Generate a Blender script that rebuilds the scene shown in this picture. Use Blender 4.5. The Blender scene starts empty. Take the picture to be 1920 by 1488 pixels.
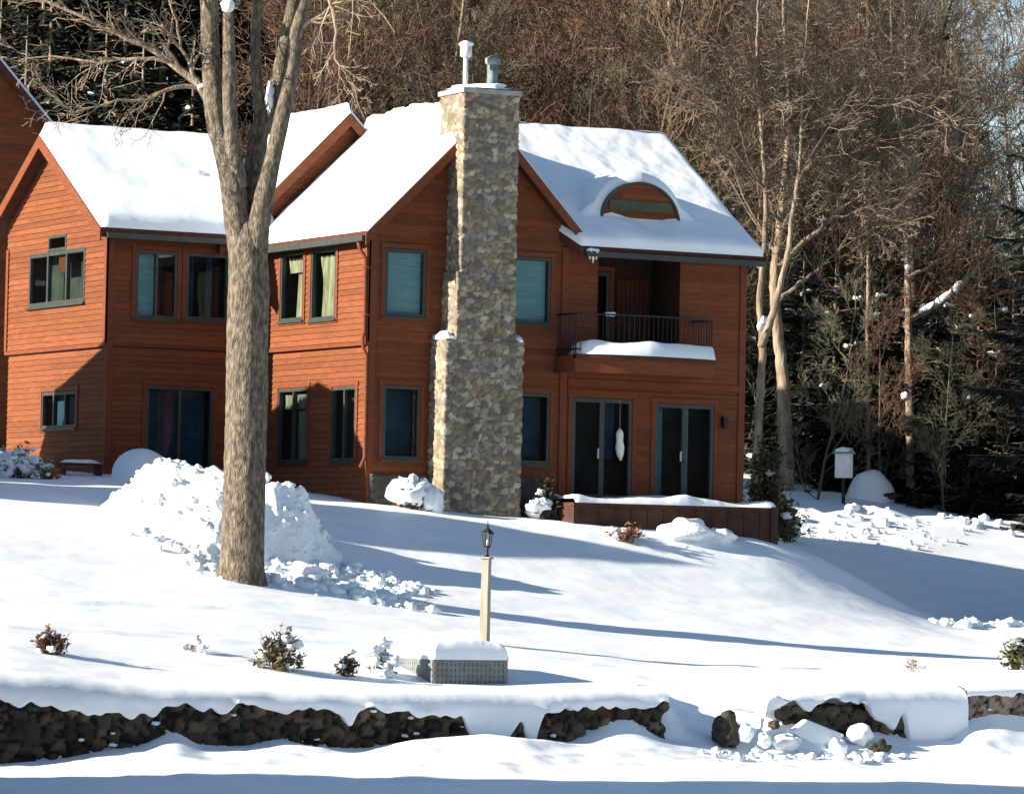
import bpy, bmesh, math, random
import numpy as np
from mathutils import Vector, Matrix, kdtree
from mathutils import noise as mn
random.seed(7); rng = np.random.default_rng(7)
scn = bpy.context.scene
col = scn.collection
# ------------------------------------------------------------------ frame of reference
# World X runs along the lodge's front wall, Y runs away from it, Z up; origin = near corner of the lodge.
FPX = 8000.0; TH = math.radians(28); ROLL = math.radians(1.2); PIT = math.atan(311.5/8000)
def _w2l(p):
    u = np.array([math.cos(TH), math.sin(TH), 0]); v = np.array([-math.sin(TH), math.cos(TH), 0])
    return np.array([p@u, p@v, p[2]])
_Fw = np.array([0, math.cos(PIT), math.sin(PIT)]); _R0 = np.array([1., 0, 0]); _U0 = np.array([0, -math.sin(PIT), math.cos(PIT)])
_R = math.cos(ROLL)*_R0+math.sin(ROLL)*_U0; _U = -math.sin(ROLL)*_R0+math.cos(ROLL)*_U0
def _ray(px, py): return _Fw+_R*(px-960)/FPX+_U*(744-py)/FPX
_O = np.array([0, 0, 3.4])+_ray(688, 938)*(90/_ray(688, 938)[1])
CAM = _w2l(np.array([0, 0, 3.4])-_O)
CF, CR, CU = _w2l(_Fw), _w2l(_R), _w2l(_U)
LAKE = -_O[2]
def ray(px, py): return CF+CR*(px-960)/FPX+CU*(744-py)/FPX
def onF(px, py, v):
    d = ray(px, py); return CAM+d*((v-CAM[1])/d[1])
def onS(px, py, u):
    d = ray(px, py); return CAM+d*((u-CAM[0])/d[0])
def atD(px, py, D):
    return CAM+ray(px, py)*D
SUN_AZ = math.radians(-7.5); SUN_EL = math.radians(20)
# ------------------------------------------------------------------ helpers
def _ss(t): return t*t*(3-2*t)
def vnoise(x, y, seed=0):
    x = np.asarray(x, float); y = np.asarray(y, float)
    xi = np.floor(x).astype(np.int64); yi = np.floor(y).astype(np.int64)
    def h(a, b):
        n = (a*374761393+b*668265263+seed*1274126177) & 0x7fffffff
        n = ((n ^ (n >> 13))*1274126177) & 0x7fffffff
        return ((n ^ (n >> 16)) & 0xffff)/65535.0
    fx = _ss(x-xi); fy = _ss(y-yi)
    return (h(xi, yi)*(1-fx)+h(xi+1, yi)*fx)*(1-fy)+(h(xi, yi+1)*(1-fx)+h(xi+1, yi+1)*fx)*fy-.5
def fbm(x, y, seed=0, oct=4, g=.5):
    s = 0; a = 1; f = 1
    for k in range(oct):
        s = s+a*vnoise(x*f, y*f, seed+k*17); a *= g; f *= 2.03
    return s
def cells(x, y, size, seed=0):
    """chunky block field: every cell has its own height and tilt"""
    x = np.asarray(x)/size; y = np.asarray(y)/size
    xi = np.floor(x).astype(np.int64); yi = np.floor(y).astype(np.int64)
    best = np.full(x.shape, 1e9); sec = np.full(x.shape, 1e9); out = np.zeros(x.shape)
    def h(a, b, s):
        n = (a*374761393+b*668265263+(seed+s)*974126177) & 0x7fffffff
        n = ((n ^ (n >> 13))*1274126177) & 0x7fffffff
        return ((n ^ (n >> 16)) & 0xffff)/65535.0
    for i in (-1, 0, 1):
        for j in (-1, 0, 1):
            a = xi+i; b = yi+j
            cx = a+h(a, b, 1); cy = b+h(a, b, 2)
            d = (x-cx)**2+(y-cy)**2
            val = h(a, b, 3)-.5+(h(a, b, 4)-.5)*1.6*(x-cx)+(h(a, b, 5)-.5)*1.6*(y-cy)
            m = d < best
            sec = np.where(m, best, np.minimum(sec, d)); out = np.where(m, val, out); best = np.where(m, d, best)
    edge = np.sqrt(sec)-np.sqrt(best)
    return out, edge
class MB:
    def __init__(s): s.v = []; s.f = []
    def add(s, vs, fs):
        b = len(s.v); s.v += [tuple(map(float, p)) for p in vs]; s.f += [tuple(i+b for i in f) for f in fs]; return s
    def hexa(s, p):
        return s.add(p, [(0, 3, 2, 1), (4, 5, 6, 7), (0, 1, 5, 4), (1, 2, 6, 5), (2, 3, 7, 6), (3, 0, 4, 7)])
    def box(s, x0, x1, y0, y1, z0, z1):
        return s.hexa([(x0, y0, z0), (x1, y0, z0), (x1, y1, z0), (x0, y1, z0), (x0, y0, z1), (x1, y0, z1), (x1, y1, z1), (x0, y1, z1)])
    def pbox(s, P, a0, a1, o0, o1, z0, z1):
        return s.hexa([P(a0, o0, z0), P(a1, o0, z0), P(a1, o1, z0), P(a0, o1, z0), P(a0, o0, z1), P(a1, o0, z1), P(a1, o1, z1), P(a0, o1, z1)])
    def tube(s, pts, rad, n=6, rn=None, cap=True):
        pts = [Vector(p) for p in pts]; m = len(pts)
        t0 = (pts[1]-pts[0]).normalized()
        a = Vector((1, 0, 0)) if abs(t0.x) < .8 else Vector((0, 1, 0))
        X = t0.cross(a).normalized()
        b = len(s.v)
        for i, p in enumerate(pts):
            t = (pts[min(i+1, m-1)]-pts[max(i-1, 0)]).normalized()
            X = (X-t*X.dot(t)).normalized(); Y = t.cross(X)
            r = rad[i] if hasattr(rad, '__len__') else rad
            for k in range(n):
                th = 2*math.pi*k/n
                rr = r if rn is None else r*rn(i, k, p, th)
                q = p+(X*math.cos(th)+Y*math.sin(th))*rr
                s.v.append((q.x, q.y, q.z))
        for i in range(m-1):
            for k in range(n):
                k2 = (k+1) % n
                s.f.append((b+i*n+k, b+i*n+k2, b+(i+1)*n+k2, b+(i+1)*n+k))
        if cap and n > 2:
            s.f.append(tuple(b+k for k in reversed(range(n)))); s.f.append(tuple(b+(m-1)*n+k for k in range(n)))
        return s
    def blob(s, c, r, seed=0, nu=14, nv=9, amp=.25, fr=1.6, flat=None):
        b = len(s.v); c = Vector(c); r = (r, r, r) if not hasattr(r, '__len__') else r
        for j in range(nv+1):
            ph = math.pi*j/nv
            for i in range(nu):
                th = 2*math.pi*i/nu
                d = Vector((math.sin(ph)*math.cos(th), math.sin(ph)*math.sin(th), math.cos(ph)))
                k = 1+amp*mn.noise(d*fr+Vector((seed*3.7, seed*1.3, seed*.7)))*1.6
                z = d.z*r[2]*k
                if flat is not None: z = max(z, flat)
                s.v.append((c.x+d.x*r[0]*k, c.y+d.y*r[1]*k, c.z+z))
        for j in range(nv):
            for i in range(nu):
                i2 = (i+1) % nu
                s.f.append((b+j*nu+i, b+(j+1)*nu+i, b+(j+1)*nu+i2, b+j*nu+i2))
        return s
    def grid(s, X, Y, Z):
        n, m = X.shape; b = len(s.v)
        s.v += list(zip(X.ravel().tolist(), Y.ravel().tolist(), Z.ravel().tolist()))
        s.f += [(b+i*m+j, b+i*m+j+1, b+(i+1)*m+j+1, b+(i+1)*m+j) for i in range(n-1) for j in range(m-1)]
        return s
    def mesh(s, name, mat, smooth=False, recalc=True):
        me = bpy.data.meshes.new(name); me.from_pydata(s.v, [], s.f); me.update()
        if recalc and len(s.f) < 60000:
            bm = bmesh.new(); bm.from_mesh(me); bmesh.ops.recalc_face_normals(bm, faces=bm.faces); bm.to_mesh(me); bm.free()
        for m in (mat if isinstance(mat, (list, tuple)) else [mat]): me.materials.append(m)
        if smooth: me.polygons.foreach_set('use_smooth', [True]*len(me.polygons))
        return me
    def split(s, name, mat, parent=None, smooth=False):
        par = list(range(len(s.v)))
        def fd(i):
            while par[i] != i: par[i] = par[par[i]]; i = par[i]
            return i
        for f in s.f:
            a = fd(f[0])
            for i in f[1:]: par[fd(i)] = a
        gr = {}
        for f in s.f: gr.setdefault(fd(f[0]), []).append(f)
        out = []
        for fs in gr.values():
            ids = sorted({i for f in fs for i in f}); mp = {i: k for k, i in enumerate(ids)}
            m = MB(); m.v = [s.v[i] for i in ids]; m.f = [tuple(mp[i] for i in f) for f in fs]; out.append(m.build(name, mat, parent, smooth))
        return out
    def build(s, name, mat, parent=None, smooth=False, recalc=True):
        o = bpy.data.objects.new(name, s.mesh(name, mat, smooth, recalc)); col.objects.link(o)
        if parent is not None: o.parent = parent
        return o
def tag(o, label=None, cat=None, group=None, kind=None):
    if label: o['label'] = label
    if cat: o['category'] = cat
    if group: o['group'] = group
    if kind: o['kind'] = kind
    return o
def empty(name, loc=(0, 0, 0), label=None, cat=None, group=None):
    o = bpy.data.objects.new(name, None); col.objects.link(o); o.location = loc; o.empty_display_size = .3
    return tag(o, label, cat, group)
def copy_tree(o, parent=None):
    c = o.copy(); col.objects.link(c)
    if parent is not None: c.parent = parent
    for ch in o.children: copy_tree(ch, c)
    return c
# ------------------------------------------------------------------ materials
def mat(name, c1, c2=None, scale=4., rough=.8, bump=0., bscale=None, stretch=(1, 1, 1), spec=.3, c3=None, lo=.35, hi=.65, detail=5, bdist=.05):
    m = bpy.data.materials.new(name); m.use_nodes = True
    N = m.node_tree.nodes; L = m.node_tree.links
    b = N['Principled BSDF']; b.inputs['Roughness'].default_value = rough
    b.inputs['Specular IOR Level'].default_value = spec
    tc = N.new('ShaderNodeTexCoord'); mp = N.new('ShaderNodeMapping'); mp.inputs['Scale'].default_value = stretch
    L.new(tc.outputs['Object'], mp.inputs['Vector'])
    n = N.new('ShaderNodeTexNoise'); n.inputs['Scale'].default_value = scale; n.inputs['Detail'].default_value = detail
    L.new(mp.outputs[0], n.inputs['Vector'])
    r = N.new('ShaderNodeValToRGB'); e = r.color_ramp.elements
    e[0].position = lo; e[1].position = hi
    e[0].color = (*c1, 1); e[1].color = (*(c2 or c1), 1)
    if c3: x = e.new((lo+hi)/2); x.color = (*c3, 1)
    L.new(n.outputs['Fac'], r.inputs[0]); L.new(r.outputs[0], b.inputs['Base Color'])
    if bump:
        n2 = N.new('ShaderNodeTexNoise'); n2.inputs['Scale'].default_value = bscale or scale*4; n2.inputs['Detail'].default_value = 6
        L.new(mp.outputs[0], n2.inputs['Vector'])
        bp = N.new('ShaderNodeBump'); bp.inputs['Strength'].default_value = bump; bp.inputs['Distance'].default_value = bdist
        L.new(n2.outputs['Fac'], bp.inputs['Height']); L.new(bp.outputs[0], b.inputs['Normal'])
    return m
def attrmat(name, att, rough=.9, bump=.4, bscale=30.):
    m = bpy.data.materials.new(name); m.use_nodes = True
    N = m.node_tree.nodes; L = m.node_tree.links; b = N['Principled BSDF']; b.inputs['Roughness'].default_value = rough
    b.inputs['Specular IOR Level'].default_value = .2
    a = N.new('ShaderNodeAttribute'); a.attribute_name = att
    tc = N.new('ShaderNodeTexCoord'); n = N.new('ShaderNodeTexNoise'); n.inputs['Scale'].default_value = bscale; n.inputs['Detail'].default_value = 5
    L.new(tc.outputs['Object'], n.inputs['Vector'])
    mx = N.new('ShaderNodeMixRGB'); mx.blend_type = 'MULTIPLY'; mx.inputs[0].default_value = .7
    r = N.new('ShaderNodeValToRGB'); r.color_ramp.elements[0].position = .3; r.color_ramp.elements[0].color = (.55, .55, .55, 1); r.color_ramp.elements[1].position = .7; r.color_ramp.elements[1].color = (1.15, 1.12, 1.08, 1)
    L.new(n.outputs['Fac'], r.inputs[0]); L.new(a.outputs['Color'], mx.inputs[1]); L.new(r.outputs[0], mx.inputs[2]); L.new(mx.outputs[0], b.inputs['Base Color'])
    bp = N.new('ShaderNodeBump'); bp.inputs['Strength'].default_value = bump; bp.inputs['Distance'].default_value = .03
    L.new(n.outputs['Fac'], bp.inputs['Height']); L.new(bp.outputs[0], b.inputs['Normal'])
    return m
def woodmat(name, c1, c2, pitch=.125):
    m = mat(name, c1, c2, 3., .75, .3, 30, (1, 1, 9), .2)
    N = m.node_tree.nodes; L = m.node_tree.links; b = N['Principled BSDF']
    src = b.inputs['Base Color'].links[0].from_socket
    g = N.new('ShaderNodeTexCoord'); sx = N.new('ShaderNodeSeparateXYZ'); L.new(g.outputs['Object'], sx.inputs[0])
    d = N.new('ShaderNodeMath'); d.operation = 'DIVIDE'; d.inputs[1].default_value = pitch; L.new(sx.outputs['Z'], d.inputs[0])
    fl = N.new('ShaderNodeMath'); fl.operation = 'FLOOR'; L.new(d.outputs[0], fl.inputs[0])
    ax = N.new('ShaderNodeMath'); ax.operation = 'ADD'; L.new(sx.outputs['X'], ax.inputs[0]); L.new(sx.outputs['Y'], ax.inputs[1])
    ml = N.new('ShaderNodeMath'); ml.operation = 'MULTIPLY_ADD'; ml.inputs[1].default_value = .35; L.new(ax.outputs[0], ml.inputs[0])
    wn0 = N.new('ShaderNodeTexWhiteNoise'); wn0.noise_dimensions = '1D'; L.new(fl.outputs[0], wn0.inputs['W'])
    L.new(wn0.outputs['Value'], ml.inputs[2])
    f2 = N.new('ShaderNodeMath'); f2.operation = 'FLOOR'; L.new(ml.outputs[0], f2.inputs[0])
    cb = N.new('ShaderNodeCombineXYZ'); L.new(fl.outputs[0], cb.inputs[0]); L.new(f2.outputs[0], cb.inputs[1])
    wn = N.new('ShaderNodeTexWhiteNoise'); wn.noise_dimensions = '2D'; L.new(cb.outputs[0], wn.inputs['Vector'])
    mr = N.new('ShaderNodeMapRange'); mr.inputs['To Min'].default_value = .80; mr.inputs['To Max'].default_value = 1.14; L.new(wn.outputs['Value'], mr.inputs['Value'])
    mx = N.new('ShaderNodeMixRGB'); mx.blend_type = 'MULTIPLY'; mx.inputs[0].default_value = 1
    L.new(src, mx.inputs[1]); L.new(mr.outputs[0], mx.inputs[2]); L.new(mx.outputs[0], b.inputs['Base Color'])
    return m
def snowmat(name, b1=.25, s1=6., dist=.06, dirty=0):
    m = mat(name, (.78, .845, .895), (.84, .885, .92), 1.2, .55, b1, s1, (1, 1, 1), .25, bdist=dist)
    N = m.node_tree.nodes; L = m.node_tree.links
    bp = [n for n in N if n.type == 'BUMP'][0]
    n3 = N.new('ShaderNodeTexNoise'); n3.inputs['Scale'].default_value = 38; n3.inputs['Detail'].default_value = 3
    tc = [n for n in N if n.type == 'TEX_COORD'][0]; L.new(tc.outputs['Object'], n3.inputs['Vector'])
    b2 = N.new('ShaderNodeBump'); b2.inputs['Strength'].default_value = .3; b2.inputs['Distance'].default_value = .012
    L.new(n3.outputs['Fac'], b2.inputs['Height']); L.new(bp.outputs[0], b2.inputs['Normal']); L.new(b2.outputs[0], N['Principled BSDF'].inputs['Normal'])
    return m
def glassmat(name, tint=(.75, .85, .85), refl=.06):
    m = bpy.data.materials.new(name); m.use_nodes = True
    N = m.node_tree.nodes; L = m.node_tree.links; N.remove(N['Principled BSDF'])
    t = N.new('ShaderNodeBsdfTransparent'); t.inputs[0].default_value = (*tint, 1)
    g = N.new('ShaderNodeBsdfGlossy'); g.inputs['Roughness'].default_value = .02; g.inputs[0].default_value = (.9, .95, 1, 1)
    lw = N.new('ShaderNodeLayerWeight'); pw = N.new('ShaderNodeMath'); pw.operation = 'POWER'; pw.inputs[1].default_value = 4.; L.new(lw.outputs['Facing'], pw.inputs[0])
    ad = N.new('ShaderNodeMath'); ad.operation = 'MULTIPLY_ADD'; ad.inputs[1].default_value = .5; ad.inputs[2].default_value = refl; L.new(pw.outputs[0], ad.inputs[0])
    mx = N.new('ShaderNodeMixShader'); L.new(ad.outputs[0], mx.inputs[0]); L.new(t.outputs[0], mx.inputs[1]); L.new(g.outputs[0], mx.inputs[2])
    L.new(mx.outputs[0], N['Material Output'].inputs[0])
    return m
SNOW = snowmat('snow_ground', .14, 3.2, .06)
SNOWR = snowmat('snow_roof', .2, 3., .05)
SNOWP = snowmat('snow_plowed', .55, 9., .09)
CEDAR = woodmat('cedar_siding', (.150, .046, .018), (.196, .064, .026))
TRIM = mat('cedar_trim', (.13, .034, .013), (.17, .047, .018), 4, .7, .2, 30, (1, 1, 4), .25)
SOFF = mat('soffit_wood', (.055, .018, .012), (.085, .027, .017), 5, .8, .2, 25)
FRAME = mat('window_frame_paint', (.025, .032, .03), (.04, .048, .042), 6, .5, 0, spec=.4)
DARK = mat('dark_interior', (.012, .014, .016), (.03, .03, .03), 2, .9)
IRON = mat('black_iron', (.012, .012, .014), (.02, .02, .022), 9, .5, .1, 40)
BLIND = mat('teal_blind', (.17, .31, .35), (.24, .40, .43), 1.5, .8, .3, 40, (1, 1, 12))
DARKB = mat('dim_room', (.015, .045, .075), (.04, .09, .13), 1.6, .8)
CURT = mat('cream_curtain', (.20, .18, .10), (.34, .31, .19), 2.5, .85, .5, 6, (5, 5, .5))
GREENR = mat('green_room', (.03, .04, .028), (.08, .085, .05), 2, .8)
GLASS = glassmat('window_glass', (.8, .9, .9), .03)
GLASSD = glassmat('dark_glass', (.6, .7, .74), .022)
METAL = mat('galvanised_metal', (.45, .48, .5), (.6, .62, .63), 6, .4, .1, 30, spec=.6)
WHITE = mat('white_paint', (.72, .70, .64), (.82, .80, .74), 5, .6, .15, 30)
GREY = mat('weathered_grey', (.22, .25, .26), (.32, .35, .36), 6, .8, .25, 40)
STONE = attrmat('field_stone', 'stone')
RUB = attrmat('dark_rubble', 'stone', .95, .6, 18)
LITTER = mat('leaf_litter_slope', (.022, .018, .012), (.07, .052, .035), .9, .95, .6, 3, c3=(.042, .031, .021), detail=8)
LAMPG = glassmat('lantern_glass', (.8, .85, .85), .12)
def barkmat(name, c1, c2, c3, sc=7, st=(1, 1, .22), bump=.8):
    return mat(name, c1, c2, sc, .92, bump, sc*2.2, st, .15, c3, .3, .7, 8, .05)
BARK = barkmat('maple_bark', (.045, .038, .031), (.235, .20, .15), (.125, .105, .08), 15, (1, 1, .42), 1.)
TWIGL = barkmat('pale_twigs', (.085, .068, .05), (.235, .19, .14), (.155, .122, .09), 2, (1, 1, .5), .2)
BARKD = barkmat('dark_bark', (.045, .036, .028), (.15, .118, .085), (.09, .07, .05), 6)
BARKB = barkmat('pale_bark', (.13, .10, .075), (.34, .28, .21), (.22, .17, .12), 6)
TWIG = barkmat('brown_twigs', (0.062, 0.046, 0.030), (0.174, 0.131, 0.091), (0.108, 0.079, 0.053), 2, (1, 1, .5), .2)
TWIGR = barkmat('red_brown_twigs', (0.069, 0.041, 0.030), (0.172, 0.108, 0.072), (0.110, 0.068, 0.047), 2, (1, 1, .5), .2)
TWIGG = barkmat('grey_olive_twigs', (0.055, 0.052, 0.033), (0.160, 0.148, 0.098), (0.100, 0.090, 0.060), 2, (1, 1, .5), .2)
NEED = mat('spruce_needles', (.007, .012, .008), (.032, .040, .022), 3, .8, c3=(.015, .022, .013))
NEEDB = mat('blue_spruce_needles', (.03, .045, .055), (.06, .085, .10), 3, .8)
BUSHG = mat('yew_leaves', (.035, .045, .012), (.14, .14, .04), 6, .7, c3=(.07, .08, .025))
DRYL = mat('dry_leaves', (.09, .05, .03), (.22, .13, .07), 9, .85, c3=(.14, .08, .045))
REDL = mat('russet_leaves', (.13, .04, .022), (.28, .10, .055), 9, .85)
# ------------------------------------------------------------------ terrain from measured rows
ROWS = [
 (-21.0, [(0, 1447), (150, 1440), (322, 1428), (430, 1440), (560, 1436), (780, 1418), (900, 1414), (1050, 1426), (1240, 1424), (1500, 1432), (1700, 1430), (1920, 1425)]),
 (-20.3, [(0, 1440), (150, 1430), (260, 1414), (322, 1395), (380, 1412), (480, 1408), (560, 1398), (680, 1412), (790, 1390), (940, 1384), (1060, 1402), (1240, 1398), (1400, 1420), (1500, 1420), (1700, 1408), (1920, 1402)]),
 (-19.6, [(0, 1432), (100, 1424), (200, 1404), (260, 1398), (322, 1362), (365, 1393), (450, 1398), (480, 1393), (520, 1382), (580, 1398), (680, 1402), (780, 1386), (850, 1388), (940, 1380), (1000, 1388), (1060, 1392), (1140, 1352), (1180, 1345), (1240, 1385), (1340, 1392), (1400, 1392), (1460, 1352), (1500, 1350), (1560, 1376), (1620, 1366), (1700, 1382), (1780, 1388), (1800, 1352), (1860, 1334), (1920, 1340)]),
 (-19.0, [(0, 1262), (100, 1270), (200, 1281), (400, 1288), (600, 1291), (960, 1291), (1100, 1288), (1236, 1285), (1262, 1345), (1330, 1352), (1405, 1330), (1425, 1285), (1600, 1284), (1780, 1281), (1920, 1276)]),
 (-18.0, [(0, 1236), (200, 1260), (400, 1275), (700, 1283), (960, 1288), (1100, 1283), (1228, 1281), (1280, 1322), (1330, 1326), (1410, 1290), (1600, 1276), (1780, 1270), (1920, 1264)]),
 (-16.3, [(0, 1205), (200, 1228), (400, 1245), (525, 1255), (700, 1275), (810, 1289), (950, 1289), (1100, 1280), (1240, 1280), (1300, 1290), (1400, 1272), (1600, 1266), (1920, 1256)]),
 (-14.0, [(0, 1178), (500, 1215), (915, 1240), (1300, 1262), (1500, 1262), (1920, 1252)]),
 (-12.3, [(0, 1150), (450, 1172), (908, 1206), (1250, 1233), (1500, 1243), (1750, 1248), (1920, 1248)]),
 (-10., [(0, 1095), (450, 1128), (700, 1152), (915, 1170), (1200, 1198), (1500, 1218), (1750, 1230), (1920, 1236)]),
 (-8.0, [(0, 1045), (200, 1065), (452, 1087), (700, 1118), (915, 1140), (1200, 1166), (1500, 1190), (1750, 1208), (1920, 1216)]),
 (-5.0, [(0, 972), (220, 985), (450, 1012), (700, 1050), (915, 1070), (1200, 1098), (1430, 1120), (1600, 1148), (1750, 1180), (1920, 1195)]),
 (-3.2, [(0, 937), (220, 948), (450, 970), (700, 998), (915, 1012), (1200, 1036), (1430, 1058), (1500, 1072), (1600, 1108), (1700, 1150), (1760, 1170), (1920, 1172)]),
 (-2.0, [(0, 918), (220, 930), (450, 948), (700, 966), (820, 970), (980, 978), (1060, 980), (1250, 992), (1430, 1008), (1500, 1034), (1600, 1084), (1700, 1141), (1760, 1164), (1920, 1165)]),
 (-0.8, [(0, 908), (250, 920), (450, 932), (690, 946), (820, 957), (980, 968), (1060, 975), (1430, 1003), (1500, 1026), (1600, 1080), (1700, 1139), (1760, 1163), (1920, 1160)]),
 (1.0, [(0, 900), (250, 908), (450, 915), (690, 940), (1400, 1008), (1460, 1026), (1600, 1100), (1700, 1140), (1760, 1152), (1920, 1150)]),
 (4.5, [(0, 886), (205, 892), (450, 900), (690, 930), (1400, 1012), (1500, 1032), (1600, 1062), (1700, 1084), (1920, 1108)]),
 (9.0, [(0, 876), (205, 880), (690, 930), (1450, 1008), (1500, 1012), (1700, 1029), (1920, 1060)]),
 (10.8, [(0, 870), (690, 920), (1450, 988), (1600, 995), (1750, 1002), (1920, 1016)]),
 (12.2, [(0, 862), (690, 900), (1450, 968), (1600, 972), (1750, 984), (1920, 976)]),
 (13.7, [(0, 855), (690, 890), (1450, 966), (1600, 968), (1750, 972), (1920, 975)]),
 (17.0, [(0, 840), (690, 870), (1480, 918), (1600, 922), (1700, 932), (1920, 950)]),
 (21.0, [(0, 820), (690, 850), (1480, 892), (1600, 896), (1700, 908), (1920, 935)]),
]
def axis(segs):
    out = []
    for a, b, st in segs: out += list(np.arange(a, b-1e-6, st))
    out.append(segs[-1][1]); return np.array(out)
GU = axis([(-75, -20, 2.5), (-20, -16, .5), (-16, 17, .09), (17, 24, .5), (24, 80, 3.)])
GV = axis([(-220, -75, 15.), (-75, -29, 2.), (-29, -24, .25), (-24, -18, .06), (-18, -10, .09), (-10, 2, .10), (2, 14, .16), (14, 24, .5)])
rv = [-230., -26., -22.8]; rz = []
rz.append(np.full(GU.shape, LAKE)); rz.append(np.full(GU.shape, LAKE)); rz.append(np.full(GU.shape, LAKE+.04))
for v, pts in ROWS:
    P = np.array([onF(x, y, v) for x, y in pts]); rv.append(v); rz.append(np.interp(GU, P[:, 0], P[:, 2]))
rv.append(26.); rz.append(rz[-1]+.7)
rv = np.array(rv); rz = np.array(rz)
def colinterp(j):
    return np.interp(GV, rv, rz[:, j])
Z = np.stack([colinterp(j) for j in range(len(GU))], 1)      # [v,u]
def blur(A, axis_, k):
    ker = np.hanning(2*k+3)[1:-1]; ker /= ker.sum()
    pad = [(0, 0), (0, 0)]; pad[axis_] = (k, k)
    B = np.pad(A, pad, mode='edge')
    return np.apply_along_axis(lambda r: np.convolve(r, ker, 'valid'), axis_, B)
yard = GV > -18.9
Zy = blur(blur(Z[yard], 0, 6), 1, 5)
low = blur(Z[~yard], 1, 2)
Z = np.concatenate([low, Zy], 0)
UU, VV = np.meshgrid(GU, GV)
soft = np.clip((VV+19.2)/.6, 0, 1)
Z = Z+soft*(.05*fbm(UU*.35, VV*.7, 3)+.025*fbm(UU*.9, VV*2.6, 5))
front = np.clip((-19.6-VV)/.4, 0, 1)*np.clip((VV+27)/3, 0, 1)
Z = Z+front*(.16*np.clip(fbm(UU*.55, VV*1.1, 9, 4)+.05, -.1, 1)+.05*fbm(UU*1.3, VV*4.5, 11))*np.clip((VV+23.4)/2., .25, 1)
# faint parallel wheel and wind ridges on the lower yard
Z = Z+.012*np.sin(VV*4.2+.35*UU+2*vnoise(UU*.2, VV*.3, 4))*np.clip((VV+15)/2, 0, 1)*np.clip((-8-VV)/2, 0, 1)
for gv, gl, gr, ph in ((-11.2, -16, -3.5, 0), (-11.9, -16, -5, 2), (-13.1, -16, -2.5, 4), (-13.8, -16, -6, 1), (-9.6, -9, -6.2, 3), (-13.6, -3, 3.5, 5), (-14.4, -1, 4.5, 6)):
    wv = gv+.12*np.sin(UU*.6+ph)+.03*np.sin(UU*3+ph)
    Z = Z-.035*np.exp(-((VV-wv)/.10)**2)*np.clip((UU-gl)/1.5, 0, 1)*np.clip((gr-UU)/1.5, 0, 1)+.02*np.exp(-((VV-wv-.2)/.10)**2)*np.clip((UU-gl)/1.5, 0, 1)*np.clip((gr-UU)/1.5, 0, 1)
# thrown-up lumpy edge along the drive
pile = np.exp(-((VV-12.5)/1.0)**2)*np.clip((UU-9.0)/.8, 0, 1)*np.clip((24-UU)/2, 0, 1)
cc, ce = cells(UU, VV, .42, 21); c2, _ = cells(UU, VV, .9, 5)
Z = Z+pile*(.22+.34*c2+.10*cc+.12*fbm(UU*1.4, VV*1.4, 8))*.9
def zt(u, v):
    i = int(np.clip(np.searchsorted(GU, u)-1, 0, len(GU)-2)); j = int(np.clip(np.searchsorted(GV, v)-1, 0, len(GV)-2))
    a = min(max((u-GU[i])/(GU[i+1]-GU[i]), 0), 1); b = min(max((v-GV[j])/(GV[j+1]-GV[j]), 0), 1)
    return float((Z[j, i]*(1-a)+Z[j, i+1]*a)*(1-b)+(Z[j+1, i]*(1-a)+Z[j+1, i+1]*a)*b)
g = MB().grid(UU, VV, Z).build('snow_ground', SNOW, None, True, False); tag(g, kind='structure')
# wooded slope behind
hu = np.arange(-110, 150, 2.0); hv = axis([(23.5, 40, 1.5), (40, 260, 4.)])
def hillz(u, v):
    base = np.interp(v, [23.5, 26, 34, 60, 100, 140, 260], [0.6, 1.6, 3.4, 9.5, 17, 20, 22])
    # the crest drops away towards the right
    s = np.clip(1.08-.006*np.maximum(u-10-.55*(v-25), -40), .72, 1.5)
    return base*s+1.1*fbm(u*.06, v*.06, 31)*np.clip((v-24)/6, 0, 1)-.3
HU, HV = np.meshgrid(hu, hv)
g = MB().grid(HU, HV, hillz(HU, HV)).build('hillside', LITTER, None, True, False); tag(g, kind='structure')
# unseen ridge added behind the viewer to darken glass reflections and front walls
fu = np.arange(-420, 420, 12.); fv = np.arange(-420, -200, 10.)
FU, FV = np.meshgrid(fu, fv)
g = MB().grid(FU, FV, LAKE-2+np.clip((-205-FV)/60, 0, 1)*(52+16*fbm(FU*.02, FV*.02, 61))+6*fbm(FU*.11, FV*.11, 62)*np.clip((-215-FV)/30, 0, 1)).build('added_far_ridge', LITTER, None, True, False); tag(g, kind='structure')
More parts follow.
